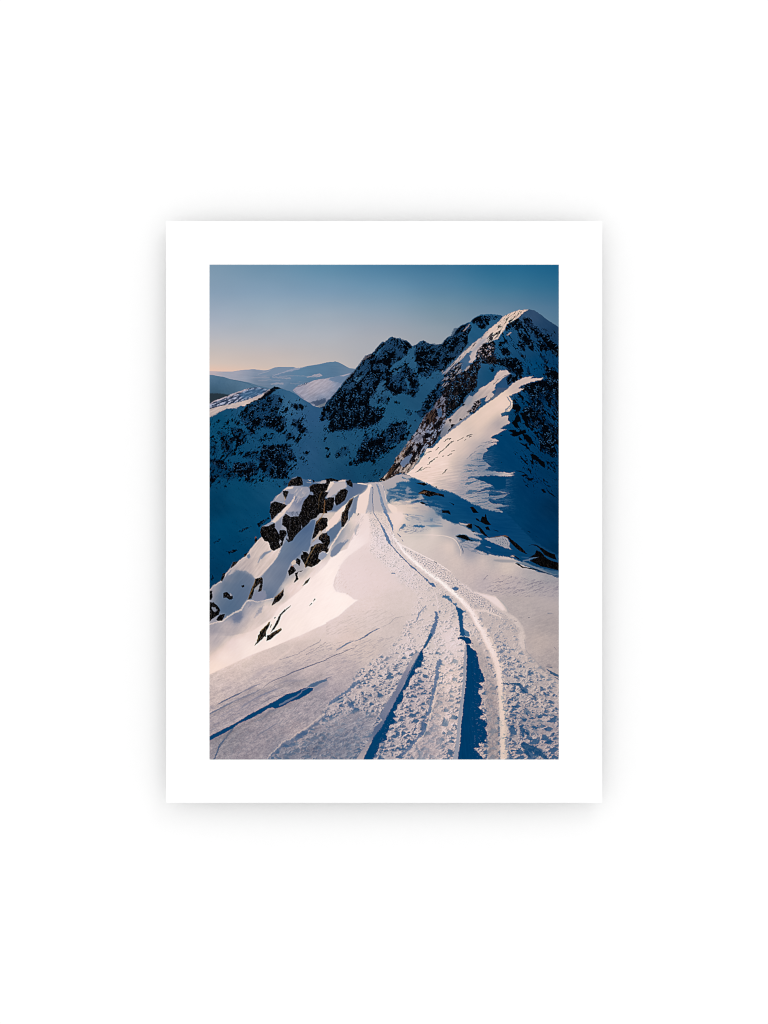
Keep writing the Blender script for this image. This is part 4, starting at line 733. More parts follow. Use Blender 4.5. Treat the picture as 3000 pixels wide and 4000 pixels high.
# ---- trench A (centre-left)
TA = T('31', [(1480,-10),(1460,60),(1390,160),(1330,240),(1260,380),(1190,500),(1150,600),(1100,720),(1030,840),(980,940),(930,1040),(880,1120),(830,1230),(770,1340),(720,1380),(650,1500),(590,1620),(520,1790),(660,1790),(700,1690),(740,1640),(760,1530),(870,1480),(860,1400),(900,1320),(920,1270),(995,1220),(950,1170),(1000,1160),(960,1080),(1020,1040),(1010,1000),(1090,920),(1110,860),(1090,790),(1180,720),(1190,620),(1260,560),(1270,470),(1350,450),(1365,380),(1395,330),(1375,220),(1400,180),(1450,100),(1500,20)])
wallA = T('31', [(1335,225),(1260,260),(1200,360),(1100,530),(1020,700),(1000,760),(850,980),(760,1140),(800,1210),(700,1290),(650,1400),(570,1560),(480,1680),(410,1780),(540,1780),(660,1490),(780,1330),(840,1220),(940,1030),(1040,830),(1150,600),(1270,380)])
wa = F({'31': [(1250,330,(160,155,172)),(1100,600,(122,124,152)),(1000,800,(110,116,146)),(880,1020,(120,124,152)),(720,1320,(84,100,134)),(560,1620,(150,142,158)),(460,1740,(168,156,166))]})
fill(wallA, wa + (c1*5)[..., None], 5, warp=6)
fill(TA, np.zeros_like(img) + np.array((2,62,106)) + (4*fbm(X, Y, 40, 12, -60, seed=191, octs=4))[..., None], 3, warp=6)
stroke(T('31', [(1490,-10),(1450,80),(1400,160)]), [14,9,11], (30,80,122), .9, warp=4)
stroke(T('31', [(1340,240),(1270,370),(1160,590),(1040,820)]), [1,3,3,3], (150,148,168), .5, feather=3)
stroke(T('31', [(650,1500),(600,1600),(530,1740)]), [3,4,4], (178,165,172), .6, feather=4)

# ---- trench B (main)
ln0 = fbm(X, Y, 60, 9, 85, seed=190, octs=4)*1.5
TB = T('32', [(210,40),(310,60),(338,130),(345,300),(335,600),(312,850),(292,1050),(262,1300),(242,1600),(205,1800),(680,1800),(560,1720),(450,1610),(480,1590),(540,1590),(515,1530),(650,1530),(600,1490),(640,1420),(625,1370),(605,1310),(650,1255),(590,1200),(505,1160),(580,1130),(560,1060),(510,1020),(550,990),(560,900),(505,800),(530,750),(590,730),(525,690),(545,670),(600,660),(600,600),(585,560),(540,500),(520,400),(480,220),(400,170),(385,130),(440,125),(400,60),(380,30),(300,10),(230,20)])
wallB = T('32', [(325,90),(348,300),(338,600),(315,850),(295,1050),(265,1300),(245,1600),(210,1800),(140,1800),(180,1600),(205,1400),(215,1200),(262,900),(292,600),(305,300)])
fill(wallB, np.zeros_like(img) + np.array((146,149,170)) + (c1*4)[..., None], 3, warp=5)
stroke(T('32', [(335,130),(345,300),(336,600),(313,850),(293,1050),(263,1300),(243,1600)]), [1,3,3,4,4,5,6], (188,180,188), .5, feather=4, warp=4)
fill(TB, np.zeros_like(img) + np.array((0,58,102)) + (4*ln0 + 7*ss(1500,1932,Y)*0)[..., None]*np.array((.6,1,1.2)), 2.5, warp=6)
TB2 = T('22', [(0,1190),(50,1175),(90,1200),(140,1250),(150,1290),(225,1305),(190,1340),(240,1370),(345,1420),(280,1440),(290,1500),(300,1590),(320,1690),(375,1700),(380,1770),(250,1770),(250,1650),(230,1540),(210,1420),(180,1340),(130,1290),(60,1230),(0,1220)])
fill(TB2, np.zeros_like(img) + np.array((52,96,138)) + (c2*10)[..., None], 4, warp=10, op=.85)
fill(T('22', [(190,1345),(300,1400),(280,1440),(290,1600),(330,1761),(250,1761),(240,1560)]), (22,76,120), 4, warp=4)
fill(T('22', [(130,1085),(180,1065),(230,1080),(220,1110),(170,1120)]), (66,98,140), 4, warp=8)
fill(T('32', [(330,120),(390,130),(440,125),(420,110),(350,122)]), (190,180,190), 2, warp=3)

cb = uniform(fbm(X, Y, 9, 6, 0, seed=195, octs=3, gain=.7))
sl, m, d = pmask(T('32', [(480,200),(560,420),(640,640),(620,900),(640,1150),(680,1300),(700,1761),(440,1761),(420,1200),(440,800),(420,400)]), 50, 10)
over(sl, m*ss(.95,.985,cb[sl])*.5, (110,126,154))
sl, m, d = pmask(T('31', [(1400,300),(1200,620),(1000,1080),(860,1450),(700,1761),(640,1761),(800,1400),(960,1080),(1150,620),(1330,330)]), 20, 8)
over(sl, m*ss(.90,.96,cb[sl])*.5, (112,124,152))
# ---- centre rut E
stroke(T('31', [(1610,370),(1590,450),(1580,560),(1560,680),(1530,820),(1490,960),(1470,1090),(1400,1190)]), [20,14,14,11,10,9,12,5], (88,110,148), .85, warp=8, feather=4)
stroke(T('31', [(1640,520),(1600,640),(1570,780),(1530,960),(1500,1090),(1470,1200),(1440,1310),(1380,1430),(1240,1560),(1130,1690)]), [4,6,6,5,5,5,5,5,5,4], (212,198,200), .6, warp=4, feather=3)
stroke(T('31', [(1380,1240),(1400,1340),(1330,1430),(1230,1550),(1150,1640),(1080,1690)]), [10,14,9,9,12,8], (84,104,142), .8, warp=9, feather=4)
for p, w in [([(840,680),(1080,690),(1130,770),(1340,890)],[4,10,5,2]), ([(1120,1320),(1220,1400)],[12,8]), ([(1150,1560),(1340,1640),(1500,1761)],[20,26,10]), ([(1180,1640),(1240,1720)],[16,10])]:
    stroke(T('32', p), w, (10,62,104), .75, warp=8, feather=4)
# shadow blobs in crumbly bank (blue)
sb = uniform(c3 + .6*c2)
sl, m, d = pmask(T('32', [(880,850),(1659,1200),(1659,1790),(900,1790)]), 60, 10)
over(sl, m*ss(.22,.06,sb[sl])*.8, (24,72,114))
sl, m, d = pmask(T('32', [(760,0),(900,0),(1000,300),(1050,560),(900,660),(820,400),(740,140)]), 16, 8)
over(sl, m*ss(.35,.12,uniform(c2)[sl])*.6, (72,96,134))

# ---- wind-cut cornice lines, lower left
DC = T('30', [(-10,1435),(100,1380),(300,1280),(430,1210),(570,1120),(700,1055),(850,975),(1000,890),(1100,830),(1180,812),(1250,790),(1330,750),(1390,735),(1480,742),(1470,780),(1400,830),(1280,900),(1150,940),(1050,1000),(930,1040),(900,1020),(840,1030),(750,1090),(640,1150),(560,1190),(430,1240),(330,1320),(200,1390),(100,1440),(-10,1495)])
fill(DC, (4,64,108), 2.5, warp=3)
stroke(T('30', [(1000,985),(1120,920),(1230,865),(1290,820),(1320,780),(1400,745)]), [6,7,5,4,4,3], (120,124,150), .75, warp=3)
stroke(T('30', [(1230,862),(1290,820),(1315,780),(1400,742),(1480,735)]), [2,3,2,2,2], (206,190,194), .8)
fill(T('30', [(1390,725),(1450,680),(1560,640),(1670,612),(1670,640),(1560,690),(1480,735)]), (60,90,128), 5, warp=3, op=.85)
fill(T('30', [(1480,745),(1560,690),(1680,640),(1680,700),(1560,770),(1450,830)]), (130,128,150), 14, op=.6, warp=5)
stroke(T('31', [(0,612),(80,580)]), [5,1], (80,88,120), .7)
stroke(T('30', [(60,1775),(110,1650),(150,1550),(230,1450),(340,1310)]), [6,6,7,7,4], (62,86,120), .85, warp=5, feather=3)
stroke(T('30', [(110,980),(200,930),(300,880),(400,835),(470,800)]), [2,5,5,6,2], (60,78,118), .9, warp=2)
stroke(T('30', [(470,800),(560,755),(640,715),(710,688)]), [3,6,5,1], (110,112,142), .75, warp=3, feather=4)
stroke(T('30', [(0,1112),(120,1050),(250,980),(330,945)]), [5,6,7,4], (60,80,118), .9, warp=2)
stroke(T('30', [(250,975),(400,908),(520,860),(640,810),(720,765)]), [6,7,7,5,2], (92,100,132), .75, warp=3, feather=4)
stroke(T('30', [(760,740),(850,670),(950,620),(1080,570),(1200,512),(1350,458),(1500,400),(1659,345)]), [1,2,3,3,4,5,4,3], (88,92,122), .85, warp=2)
stroke(T('31', [(0,335),(120,280),(240,235),(400,170),(460,130)]), [3,4,3,2,1], (100,98,122), .8, warp=3)
stroke(T('31', [(145,205),(240,150),(300,110),(380,80)]), [2,6,6,2], (96,116,148), .9, warp=2)
stroke(T('31', [(420,75),(520,30),(590,-5)]), [2,5,4], (96,108,140), .8, warp=3)
stroke(T('21', [(560,1765),(640,1712),(720,1670),(760,1655)]), [5,5,4,2], (78,98,136), .9, warp=2)
stroke(T('21', [(780,1640),(900,1590),(980,1510),(1100,1480)]), [1,2,3,1], (150,145,160), .7, warp=3)
stroke(T('30', [(620,900),(760,840),(880,790),(980,740)]), [2,7,6,1], (112,116,144), .7, warp=4, feather=4)
stroke(T('30', [(770,945),(830,910),(900,875),(1100,830)]), [1,3,2,1], (96,94,118), .8, warp=3)
stroke(T('30', [(430,1050),(500,980),(590,930),(640,900)]), [3,7,6,3], (120,120,145), .6, warp=4, feather=4)
stroke(T('30', [(640,1220),(720,1200),(780,1160),(860,1080),(960,1050)]), [2,4,6,10,5], (92,102,132), .75, warp=5, feather=5)
stroke(T('30', [(690,1420),(760,1370),(860,1310),(960,1245)]), [2,5,6,2], (112,114,138), .75, warp=4, feather=4)
stroke(T('30', [(620,1510),(690,1450)]), [3,4], (125,122,140), .6, warp=4, feather=4)
stroke(T('30', [(940,700),(1100,640),(1300,640),(1390,620)]), [3,9,8,2], (134,130,152), .5, warp=4, feather=6)
stroke(T('30', [(1000,340),(1100,310),(1250,265),(1400,170),(1560,90),(1590,45)]), [2,3,3,2,4,1], (128,122,142), .6, warp=4)
stroke(T('30', [(1380,265),(1480,215),(1659,90)]), [4,2,2], (120,112,132), .6, warp=4)
streaks(T('30', [(950,420),(1659,80),(1659,320),(1300,440),(900,640),(500,780),(600,640)]), -24, 36, 4, .8, (142,134,154), 150, .4, .1)
streaks(T('30', [(0,1000),(900,700),(1300,640),(1000,850),(600,1080),(0,1380)]), -28, 34, 6, .7, (125,122,144), 151, .45, .15)
streaks(T('30', [(0,1500),(600,1200),(1100,1000),(1659,760),(1659,1050),(1000,1500),(400,1761),(0,1761)]), -32, 24, 6, .75, (118,118,136), 152, .4, .15)
streaks(T('21', [(0,1600),(700,1340),(1100,1500),(900,1700),(0,1761)]), -24, 34, 5, .78, (180,170,184), 153, .45, .15)
streaks(T('31', [(0,100),(1000,0),(700,260),(400,460),(0,650)]), -22, 34, 5, .78, (150,142,160), 154, .45, .15)
stroke(T('30', [(900,400),(1000,300),(1120,230),(1200,140)]), [3,8,9,3], (216,202,206), .5, feather=8)
stroke(T('30', [(560,640),(700,540),(900,430)]), [8,16,8], (168,158,174), .5, feather=14)
for p, w in [([(0,1140),(250,1010),(520,885),(760,780),(1000,650),(1350,500)], [14,18,16,14,10,6]), ([(0,1540),(350,1360),(640,1200),(900,1080),(1200,960),(1480,820)], [16,20,22,26,22,14]), ([(100,1010),(400,865),(640,745)], [10,14,8]), ([(1000,720),(1300,670),(1600,560)], [16,22,16])]:
    stroke(T('30', p), w, base*.87, .6, warp=8, feather=26)
for p, w in [([(0,1400),(300,1250),(570,1090),(850,950),(1100,810)], [5,6,6,6,4]), ([(0,1085),(250,955),(520,838)], [4,5,4])]:
    stroke(T('30', p), w, base*1.07, .6, warp=5, feather=10)
fill(DC, (4,64,108), 2.5, warp=3)
stroke(T('30', [(1000,985),(1120,920),(1230,865),(1290,820),(1320,780),(1400,745)]), [6,7,5,4,4,3], (120,124,150), .75, warp=3)
# crumb edge in lower-left with lit crest and shade
stroke(T('30', [(840,1761),(900,1690),(1000,1610),(1060,1540),(1180,1500),(1240,1430),(1400,1340),(1560,1220),(1659,1130)]), [6,8,9,12,12,10,9,8,10], (92,106,138), .7, warp=8, feather=6)
stroke([(x-5, y-5) for x, y in T('30', [(840,1761),(900,1690),(1000,1600),(1050,1525),(1180,1490),(1240,1420),(1400,1325),(1560,1200),(1659,1130)])], [3,4,4,4,3,4,4,4,4], (204,190,196), .6, warp=6, feather=3)
stroke(T('30', [(1240,1470),(1330,1400),(1400,1370)]), [14,18,8], (66,92,130), .7, warp=8, feather=5)
stroke(T('30', [(1100,1580),(1200,1540)]), [10,12], (74,98,134), .6, warp=8, feather=5)
stroke(T('30', [(1350,1600),(1420,1540),(1540,1440)]), [4,7,3], (90,102,132), .6, warp=6, feather=4)
stroke(T('30', [(1540,1720),(1560,1640),(1640,1570)]), [4,7,4], (96,106,134), .6, warp=6, feather=4)
stroke(T('31', [(60,960),(150,900),(200,850),(320,780),(400,690),(470,650)]), [10,14,8,10,14,12], (80,104,142), .75, warp=8, feather=4)
stroke(T('31', [(0,1020),(200,920),(400,830),(520,760),(640,660),(720,570),(860,440),(960,330)]), [7,8,8,7,7,6,5,4], (196,184,194), .65, warp=4, feather=4)
stroke(T('31', [(340,990),(380,1000),(400,1040)]), [14,14,8], (70,96,136), .7, warp=6, feather=4)
stroke(T('31', [(0,1150),(80,1160)]), [8,4], (84,104,140), .7, warp=5)
streaks(T('31', [(0,1500),(300,1340),(560,1200),(500,1400),(300,1600),(0,1700)]), -42, 16, 7, .7, (86,98,128), 155, .5, .12)

# right-hand fine cracks
for p in [[(930,940),(985,915)],[(1170,1045),(1400,985)],[(1230,1095),(1290,1060),(1340,1040)],[(1300,1125),(1400,1090)],[(740,1135),(800,1135)],[(1050,1110),(1140,1105)],[(800,995),(860,990)],[(590,960),(640,905)],[(1380,1020),(1430,1010)],[(640,1130),(700,1120)],[(1580,1100),(1640,1075)],[(1000,1160),(1060,1140)],[(1180,1200),(1240,1190)]]:
    stroke(T('22', p), [2,3]+[1]*(len(p)-2), (112,102,122), .6, warp=5)
streaks(T('22', [(850,900),(1659,980),(1659,1200),(900,1200),(560,1100)]), -22, 26, 4, .82, (128,120,140), 156, .5, .08)
fill(T('22', [(960,1230),(1300,1280),(1500,1400),(1659,1480),(1659,1240),(1300,1180)]), (178,168,176), 40, op=.5)
stroke(T('22', [(1500,1440),(1560,1440)]), [4,2], (108,112,135), .7)
stroke(T('22', [(1020,1550),(1055,1555)]), [3,2], (110,100,115), .7); stroke(T('22', [(1090,1495),(1130,1495)]), [2,2], (110,100,115), .6); stroke(T('22', [(1225,1503),(1237,1503)]), 3, (80,80,100), .6)
stroke(T('32', [(1490,480),(1560,530),(1659,580)]), [3,10,8], (38,76,112), .85, warp=4)
fill(T('32', [(1480,415),(1510,400),(1570,440),(1540,450),(1480,435)]), (150,140,150), 3, warp=3)
stroke(T('32', [(1480,440),(1560,455)]), [2,4], (80,92,118), .7)
stroke(T('32', [(1600,590),(1659,625)]), [2,5], (40,74,108), .8)
stroke(T('32', [(1590,160),(1620,200)]), 2, (110,104,120), .6); stroke(T('32', [(1400,440),(1460,500)]), [4,7], (110,114,134), .5, warp=5, feather=5)

# blue hollows near the path (tile 21)
fill(T('21', [(1035,270),(1050,230),(1090,190),(1100,165),(1130,165),(1137,195),(1110,225),(1060,240)]), (76,112,150), 5, warp=4)
fill(T('21', [(1240,190),(1300,183),(1400,190),(1420,205),(1370,222),(1300,212),(1250,212)]), (54,100,142), 5, warp=5)
fill(T('21', [(1480,95),(1520,95),(1520,130),(1490,145)]), (100,124,155), 6, warp=4)
fill(T('21', [(1560,0),(1659,0),(1659,60),(1600,40)]), (36,82,122), 14, warp=4)
fill(T('21', [(1420,190),(1540,180),(1659,195),(1659,205),(1500,215)]), (92,120,152), 6, op=.7)
streaks(T('21', [(1090,20),(1600,60),(1659,180),(1440,170),(1150,120)]), 5, 40, 6, .62, (128,138,164), 160, .6, .15)
streaks(T('21', [(1080,150),(1300,220),(1500,250),(1200,310),(1050,280)]), -15, 18, 4, .72, (118,122,150), 161, .6, .1)
fill(T('21', [(1150,35),(1170,35),(1170,48),(1152,45)]), (80,110,148), 3)
stroke(T('21', [(1020,310),(1060,350)]), [3,4], (70,90,128), .8, warp=3); stroke(T('21', [(1080,390),(1095,415)]), [2,3], (110,110,140), .8)
fill(T('21', [(880,0),(1080,0),(1115,50),(1060,120),(1030,200),(1000,280),(960,200),(930,90)]), (228,213,212), 12, op=.6, warp=5)
stroke(T('21', [(1540,705),(1580,725)]), [3,3], (70,70,95), .8)

# ================================================================ FOREGROUND ROCKS
rgx = fbm(X, Y, 9, 7, 60, seed=170, octs=4, gain=.7)
rgu = uniform(rgx); rgl = uniform(fbm(X, Y, 22, 5, -62, seed=171, octs=3, gain=.6))
rgf = uniform(fbm(X, Y, 34, 8, 78, seed=174, octs=3)); rgf2 = uniform(fbm(X, Y, 20, 4, 70, seed=175, octs=3, gain=.65))
def frock(rc, pts, warm=.5, warp=2.2, lite=1., f=1.6):
    sl, m, d = pmask(T(rc, pts), f, warp)
    b = np.zeros(m.shape+(3,)) + np.array((8,8,11))
    b += (ss(.45,.95,rgu[sl])*17*lite)[..., None]*np.array((1.15,1.,.85))
    b += (ss(.6,.95,rgl[sl])*32*warm)[..., None]*np.array((1.35,1.,.62))
    b = b*(1 - .45*ss(.55,.9,rgf[sl])[..., None]) + (ss(.78,.95,rgf2[sl])*22)[..., None]*np.array((1.,.95,.9))*lite
    b = b*(1-ss(.95,.985,speck[sl])[..., None]*.6) + (ss(.95,.985,speck[sl])*80)[..., None]*np.array((1,1,1.1))*lite*.7
    over(sl, m, b)
def rim(rc, pts, ws=None, col=(150,112,70), op=.75, warp=4):
    stroke(T(rc, pts), ws or [2]+[3.5]*(len(pts)-2)+[2], col, op, warp=warp)
for p in [[(1110,1400),(1120,1350),(1170,1285),(1230,1272),(1250,1253),(1300,1258),(1320,1290),(1333,1370),(1290,1390),(1200,1392)], [(1455,1300),(1480,1298),(1500,1325),(1480,1345)], [(1045,1455),(1120,1460),(1120,1510),(1080,1580),(1045,1510)],
          [(870,1640),(930,1608),(1010,1630),(1060,1645),(1105,1665),(1050,1720),(1000,1775),(850,1775)], [(1425,1410),(1440,1380),(1480,1360),(1680,1350),(1680,1780),(1300,1780),(1310,1690),(1320,1650),(1350,1590),(1380,1560),(1420,1510),(1480,1522),(1470,1480),(1430,1470)]]:
    frock('10', p, .35)
for p, w in [([(855,-10),(1005,-10),(940,60),(885,120),(870,60)],.3), ([(740,200),(830,200),(880,170),(930,150),(935,220),(980,290),(1000,330),(995,430),(1012,500),(960,530),(910,552),(870,530),(850,450),(830,418),(780,412),(740,350),(720,290)],.35),
             ([(990,250),(1090,260),(1100,310),(1060,380),(1050,430),(1040,470),(1010,492),(1000,400),(985,320)],.2), ([(1080,20),(1150,65),(1260,60),(1300,-10),(1560,-10),(1530,75),(1450,110),(1380,190),(1320,240),(1230,330),(1180,410),(1120,432),(1090,390),(1110,330),(1095,250),(1060,200),(1030,180),(1040,80)],.3),
             ([(1560,100),(1600,75),(1680,80),(1680,200),(1580,290),(1520,350),(1450,395),(1480,300),(1500,200),(1520,130)],.6), ([(1680,290),(1560,310),(1550,380),(1560,420),(1620,450),(1560,440),(1520,450),(1440,500),(1430,560),(1390,660),(1355,730),(1365,795),(1400,770),(1450,787),(1540,740),(1590,690),(1550,650),(1560,590),(1600,560),(1680,560)],.9),
             ([(1320,560),(1380,565),(1412,600),(1390,660),(1350,748),(1300,660),(1300,610),(1330,600)],.4), ([(1240,650),(1300,680),(1285,768),(1225,720)],.4), ([(1160,765),(1200,780),(1232,830),(1200,870),(1130,912),(1118,840)],.4), ([(1215,870),(1270,840),(1250,900),(1268,950),(1220,1000),(1195,1003),(1230,930)],.5),
             ([(1325,1055),(1370,980),(1437,928),(1400,1000)],1.), ([(650,950),(740,925),(762,950),(755,1050),(740,1130),(690,1135),(720,1020),(690,1040),(640,1090),(620,1180),(600,1230),(543,1255),(570,1170),(590,1100),(640,1000)],1.),
             ([(195,1150),(250,1132),(290,1180),(320,1180),(338,1230),(280,1252),(240,1215),(195,1225)],.3), ([(450,1045),(490,1036),(497,1065),(465,1078)],.3), ([(-10,1285),(60,1285),(140,1360),(152,1400),(130,1460),(60,1510),(-10,1565)],.3), ([(90,1530),(140,1460),(217,1450),(210,1490),(180,1547),(130,1557)],.3),
             ([(1060,1085),(1055,1190),(1000,1260),(878,1338),(930,1210),(1010,1150)],.9), ([(695,1775),(720,1700),(800,1620),(870,1550),(850,1620),(810,1700),(800,1775)],1.), ([(1167,1323),(1090,1400),(1020,1470),(980,1580),(930,1660),(865,1725),(900,1650),(950,1560),(1000,1460),(1060,1395)],1.), ([(1020,1648),(1033,1680),(960,1735),(900,1775),(810,1775),(920,1700)],1.2),
             ([(155,975),(190,870),(225,868),(215,920),(180,985)],.4), ([(300,805),(330,710),(410,698),(370,750)],.6), ([(490,600),(560,568),(520,625),(490,642)],.4), ([(635,410),(655,355),(688,400),(650,447)],.6), ([(-10,1120),(40,1120),(35,1160),(45,1210),(30,1245),(-10,1255)],.4), ([(1270,840),(1330,830),(1300,855)],.6), ([(1000,440),(1050,445),(1020,490)],.4)]:
    frock('20', p, w)
for p in [[(690,-10),(800,-10),(740,60),(680,110),(640,145),(680,60)], [(820,-10),(940,-10),(870,50),(808,78)]]:
    frock('30', p, 1.2, warp=2)
for p, w in [([(-10,1285),(80,1280),(200,1308),(170,1332),(90,1320),(70,1370),(30,1420),(-10,1465)],.3), ([(280,1315),(345,1297),(382,1360),(378,1412),(300,1372)],.4), ([(-10,1480),(40,1480),(10,1535),(-10,1540)],.3), ([(-10,1560),(60,1548),(120,1550),(112,1650),(90,1730),(40,1748),(-10,1742)],.3),
             ([(130,1530),(210,1440),(270,1425),(318,1460),(290,1540),(270,1590),(210,1640),(150,1672),(120,1610)],.5), ([(395,1552),(380,1610),(330,1720),(310,1775),(245,1775),(290,1660),(330,1590)],1.1),
             ([(1310,1490),(1390,1438),(1480,1460),(1600,1490),(1680,1512),(1680,1542),(1560,1520),(1470,1545),(1400,1520)],.3), ([(1270,1345),(1400,1338),(1442,1370),(1400,1388),(1310,1362)],.0), ([(1555,1388),(1590,1400),(1570,1422)],.0), ([(1330,1620),(1380,1618),(1470,1670),(1370,1645)],.2)]:
    frock('11', p, w)
for p, w in [([(235,-10),(320,-10),(312,110),(250,212),(218,217),(213,100)],1.2), ([(-10,310),(50,340),(60,430),(20,510),(-10,525)],.7), ([(-10,540),(42,505),(34,560),(-10,595)],1.6)]:
    frock('21', p, w)
for p in [[(-5,1508),(40,1552),(-5,1545)], [(90,1615),(172,1650),(160,1668)], [(388,1690),(430,1680),(520,1775),(440,1775),(410,1720)], [(-10,1730),(90,1738),(103,1775),(-10,1775)]]:
    frock('12', p, .1, lite=.5)
for p, w in [([(30,-10),(108,-10),(118,42)],.1), ([(468,80),(500,90),(540,130),(560,60),(600,65),(615,18),(637,110),(695,183),(620,180),(540,142),(480,112)],.0), ([(318,200),(380,165),(425,168),(422,242),(370,222)],.4), ([(608,212),(650,200),(683,262),(620,250)],.0),
             ([(433,172),(520,200),(570,250),(612,310),(668,368),(600,335),(540,290),(520,240)],.1), ([(183,345),(240,325),(310,323),(360,350),(400,390),(470,412),(350,402),(270,372)],.1), ([(415,270),(460,275),(470,290),(430,285)],.0), ([(855,335),(900,330),(940,350),(1000,400),(1100,480),(1160,540),(1215,603),(1150,580),(1090,547),(1010,480),(960,420),(930,370),(880,352)],.5),
             ([(1218,485),(1270,460),(1340,463),(1390,495),(1480,550),(1560,590),(1600,600),(1628,682),(1560,660),(1450,610),(1400,545),(1340,482),(1270,472)],.2), ([(1340,543),(1400,570),(1450,620),(1380,640),(1225,650),(1310,600)],.1), ([(1238,690),(1300,660),(1440,622),(1520,680),(1680,730),(1680,838),(1520,800),(1400,772),(1300,722)],.3),
             ([(1000,615),(1030,618),(1100,668),(1135,692),(1060,662)],.3), ([(1030,728),(1080,730),(1150,778),(1330,808),(1325,828),(1200,803),(1138,797)],.1)]:
    frock('22', p, w, lite=.45)
stroke(T('22', [(1330,815),(1450,860),(1560,890)]), [4,4,1], (10,36,62), .8)
stroke(T('22', [(727,252),(790,272)]), [2,4], (8,20,36), .9); stroke(T('22', [(300,120),(345,145)]), [2,3], (10,40,70), .7)
stroke(T('22', [(700,360),(780,350),(860,336),(905,334)]), [2,3,4,3], (96,74,52), .8, warp=3)
stroke(T('22', [(640,366),(760,358)]), [1,2], (40,36,40), .7)
stroke(T('20', [(1418,1337),(1455,1300)]), [1,4], (50,42,34), .9); stroke(T('20', [(1478,1268),(1500,1240)]), [2,5], (56,46,36), .9)
stroke(T('20', [(925,1510),(935,1500)]), 4, (30,26,22), .9); stroke(T('20', [(865,1640),(880,1605)]), [3,4], (40,32,26), .9)
frock('20', [(1440,110),(1540,50),(1600,-10),(1500,-10),(1460,60)], .1)
# warm rims where the sun grazes rock
rim('20', [(1520,165),(1560,110),(1600,60),(1640,0)]); rim('20', [(1440,470),(1490,400),(1560,320),(1600,260)]); rim('20', [(1365,740),(1420,620),(1480,520),(1520,460)], col=(150,122,84), op=.6); rim('20', [(548,1230),(600,1110),(640,1000),(650,960)], col=(160,128,84), op=.6)
rim('20', [(930,1210),(1000,1160),(1055,1095)], col=(150,118,90)); rim('20', [(1360,780),(1355,740)]); rim('20', [(720,1700),(800,1620),(860,1560)], col=(130,100,54)); rim('20', [(1160,1330),(1080,1400)], col=(110,88,40), op=.8); rim('20', [(960,1700),(1020,1655)], col=(150,112,60)); rim('20', [(1330,1045),(1430,935)], col=(90,80,44), op=.6)
rim('11', [(290,1670),(340,1590),(390,1555)], col=(150,120,86), op=.6); rim('21', [(216,140),(235,0)], col=(120,92,60), op=.6); rim('11', [(130,1530),(210,1445),(270,1428)], col=(96,84,66), op=.5); rim('10', [(1118,1380),(1160,1300)], col=(92,64,34), op=.6); rim('10', [(1420,1410),(1460,1365)], col=(140,100,80), op=.5)
rim('20', [(645,375),(660,358)], [3,4], (150,80,50)); rim('20', [(1165,768),(1185,768)], [3,4], (120,66,38)); rim('10', [(1550,1700),(1560,1560),(1600,1470)], col=(90,72,48), op=.6); rim('10', [(1640,1590),(1630,1761)], [2,3], (150,108,74), .7)
rim('20', [(1150,80),(1170,60),(1140,200),(1110,330)], [1,2,2,1], (70,70,78), .4)
rim('30', [(645,140),(685,50),(720,0)], [2,3,2], (120,100,50), .7)
rim('11', [(1315,1500),(1390,1480),(1440,1465)], [2,4,2], (130,92,64), .7); rim('22', [(330,195),(385,168)], [2,4], (110,80,56), .7); rim('22', [(865,338),(930,352)], [5,3], (130,96,66), .7)
stroke(T('10', [(1060,1640),(1075,1580),(1070,1545)]), [3,4,3], (176,150,128), .8)
# snow caps and wedges over crag
def cap(rc, pts, col=(200,188,194), f=3., warp=3, op=1.): fill(T(rc, pts), col, f, warp, op=op)
cap('10', [(1335,1295),(1400,1300),(1460,1310),(1480,1345),(1430,1390),(1340,1395),(1330,1340)], (70,98,134), 3)
cap('10', [(1400,1300),(1450,1305),(1440,1315)], (206,192,194)); cap('10', [(1370,1335),(1450,1335),(1440,1355)], (170,162,172), op=.7)
cap('10', [(1500,1335),(1570,1340),(1610,1310),(1659,1305),(1659,1345),(1590,1355)], (170,164,176))
cap('10', [(1110,1400),(1200,1385),(1300,1395),(1410,1405),(1430,1450),(1420,1510),(1370,1540),(1290,1570),(1280,1560),(1160,1500),(1120,1460),(1045,1450)], (146,148,170), 5); cap('10', [(1045,1452),(1110,1405),(1200,1400),(1180,1425),(1100,1440)], (206,194,198), 4)
cap('10', [(1200,1520),(1215,1540),(1200,1600),(1150,1680),(1080,1761),(1020,1761),(1100,1670),(1160,1620)], (216,202,204), 4, op=.9)
cap('10', [(1640,1560),(1680,1510),(1680,1580)], (90,108,138)); cap('10', [(1650,1470),(1680,1440),(1680,1480)], (180,170,178))
cap('10', [(920,1600),(960,1530),(1030,1490),(1055,1540),(1060,1590),(1000,1610)], (148,148,166), 4); cap('10', [(930,1590),(970,1530),(1025,1488),(980,1530)], (206,190,190), 3)
cap('10', [(1065,1610),(1080,1590),(1120,1500),(1200,1510),(1190,1570),(1140,1640),(1090,1660)], (122,130,160), 5)
cap('20', [(1000,10),(1090,-10),(1060,30),(980,110),(930,150),(880,140),(930,90)], (206,194,198), 3); cap('20', [(790,190),(880,140),(930,148),(880,170),(820,205)], (140,148,172), 3, warp=5)
cap('20', [(1020,190),(1060,205),(1090,220),(1100,270),(1070,255),(1025,240)], (150,152,172)); cap('20', [(935,160),(1020,100),(1030,190),(1000,240),(990,320),(960,260),(935,220)], (128,134,160), 4)
cap('20', [(1090,0),(1290,-10),(1260,50),(1160,60),(1100,30)], (126,132,158), 4, warp=5); cap('20', [(1095,350),(1125,345),(1120,400),(1105,370)], (140,142,162)); cap('20', [(1000,390),(1030,420),(1000,450)], (150,150,168))
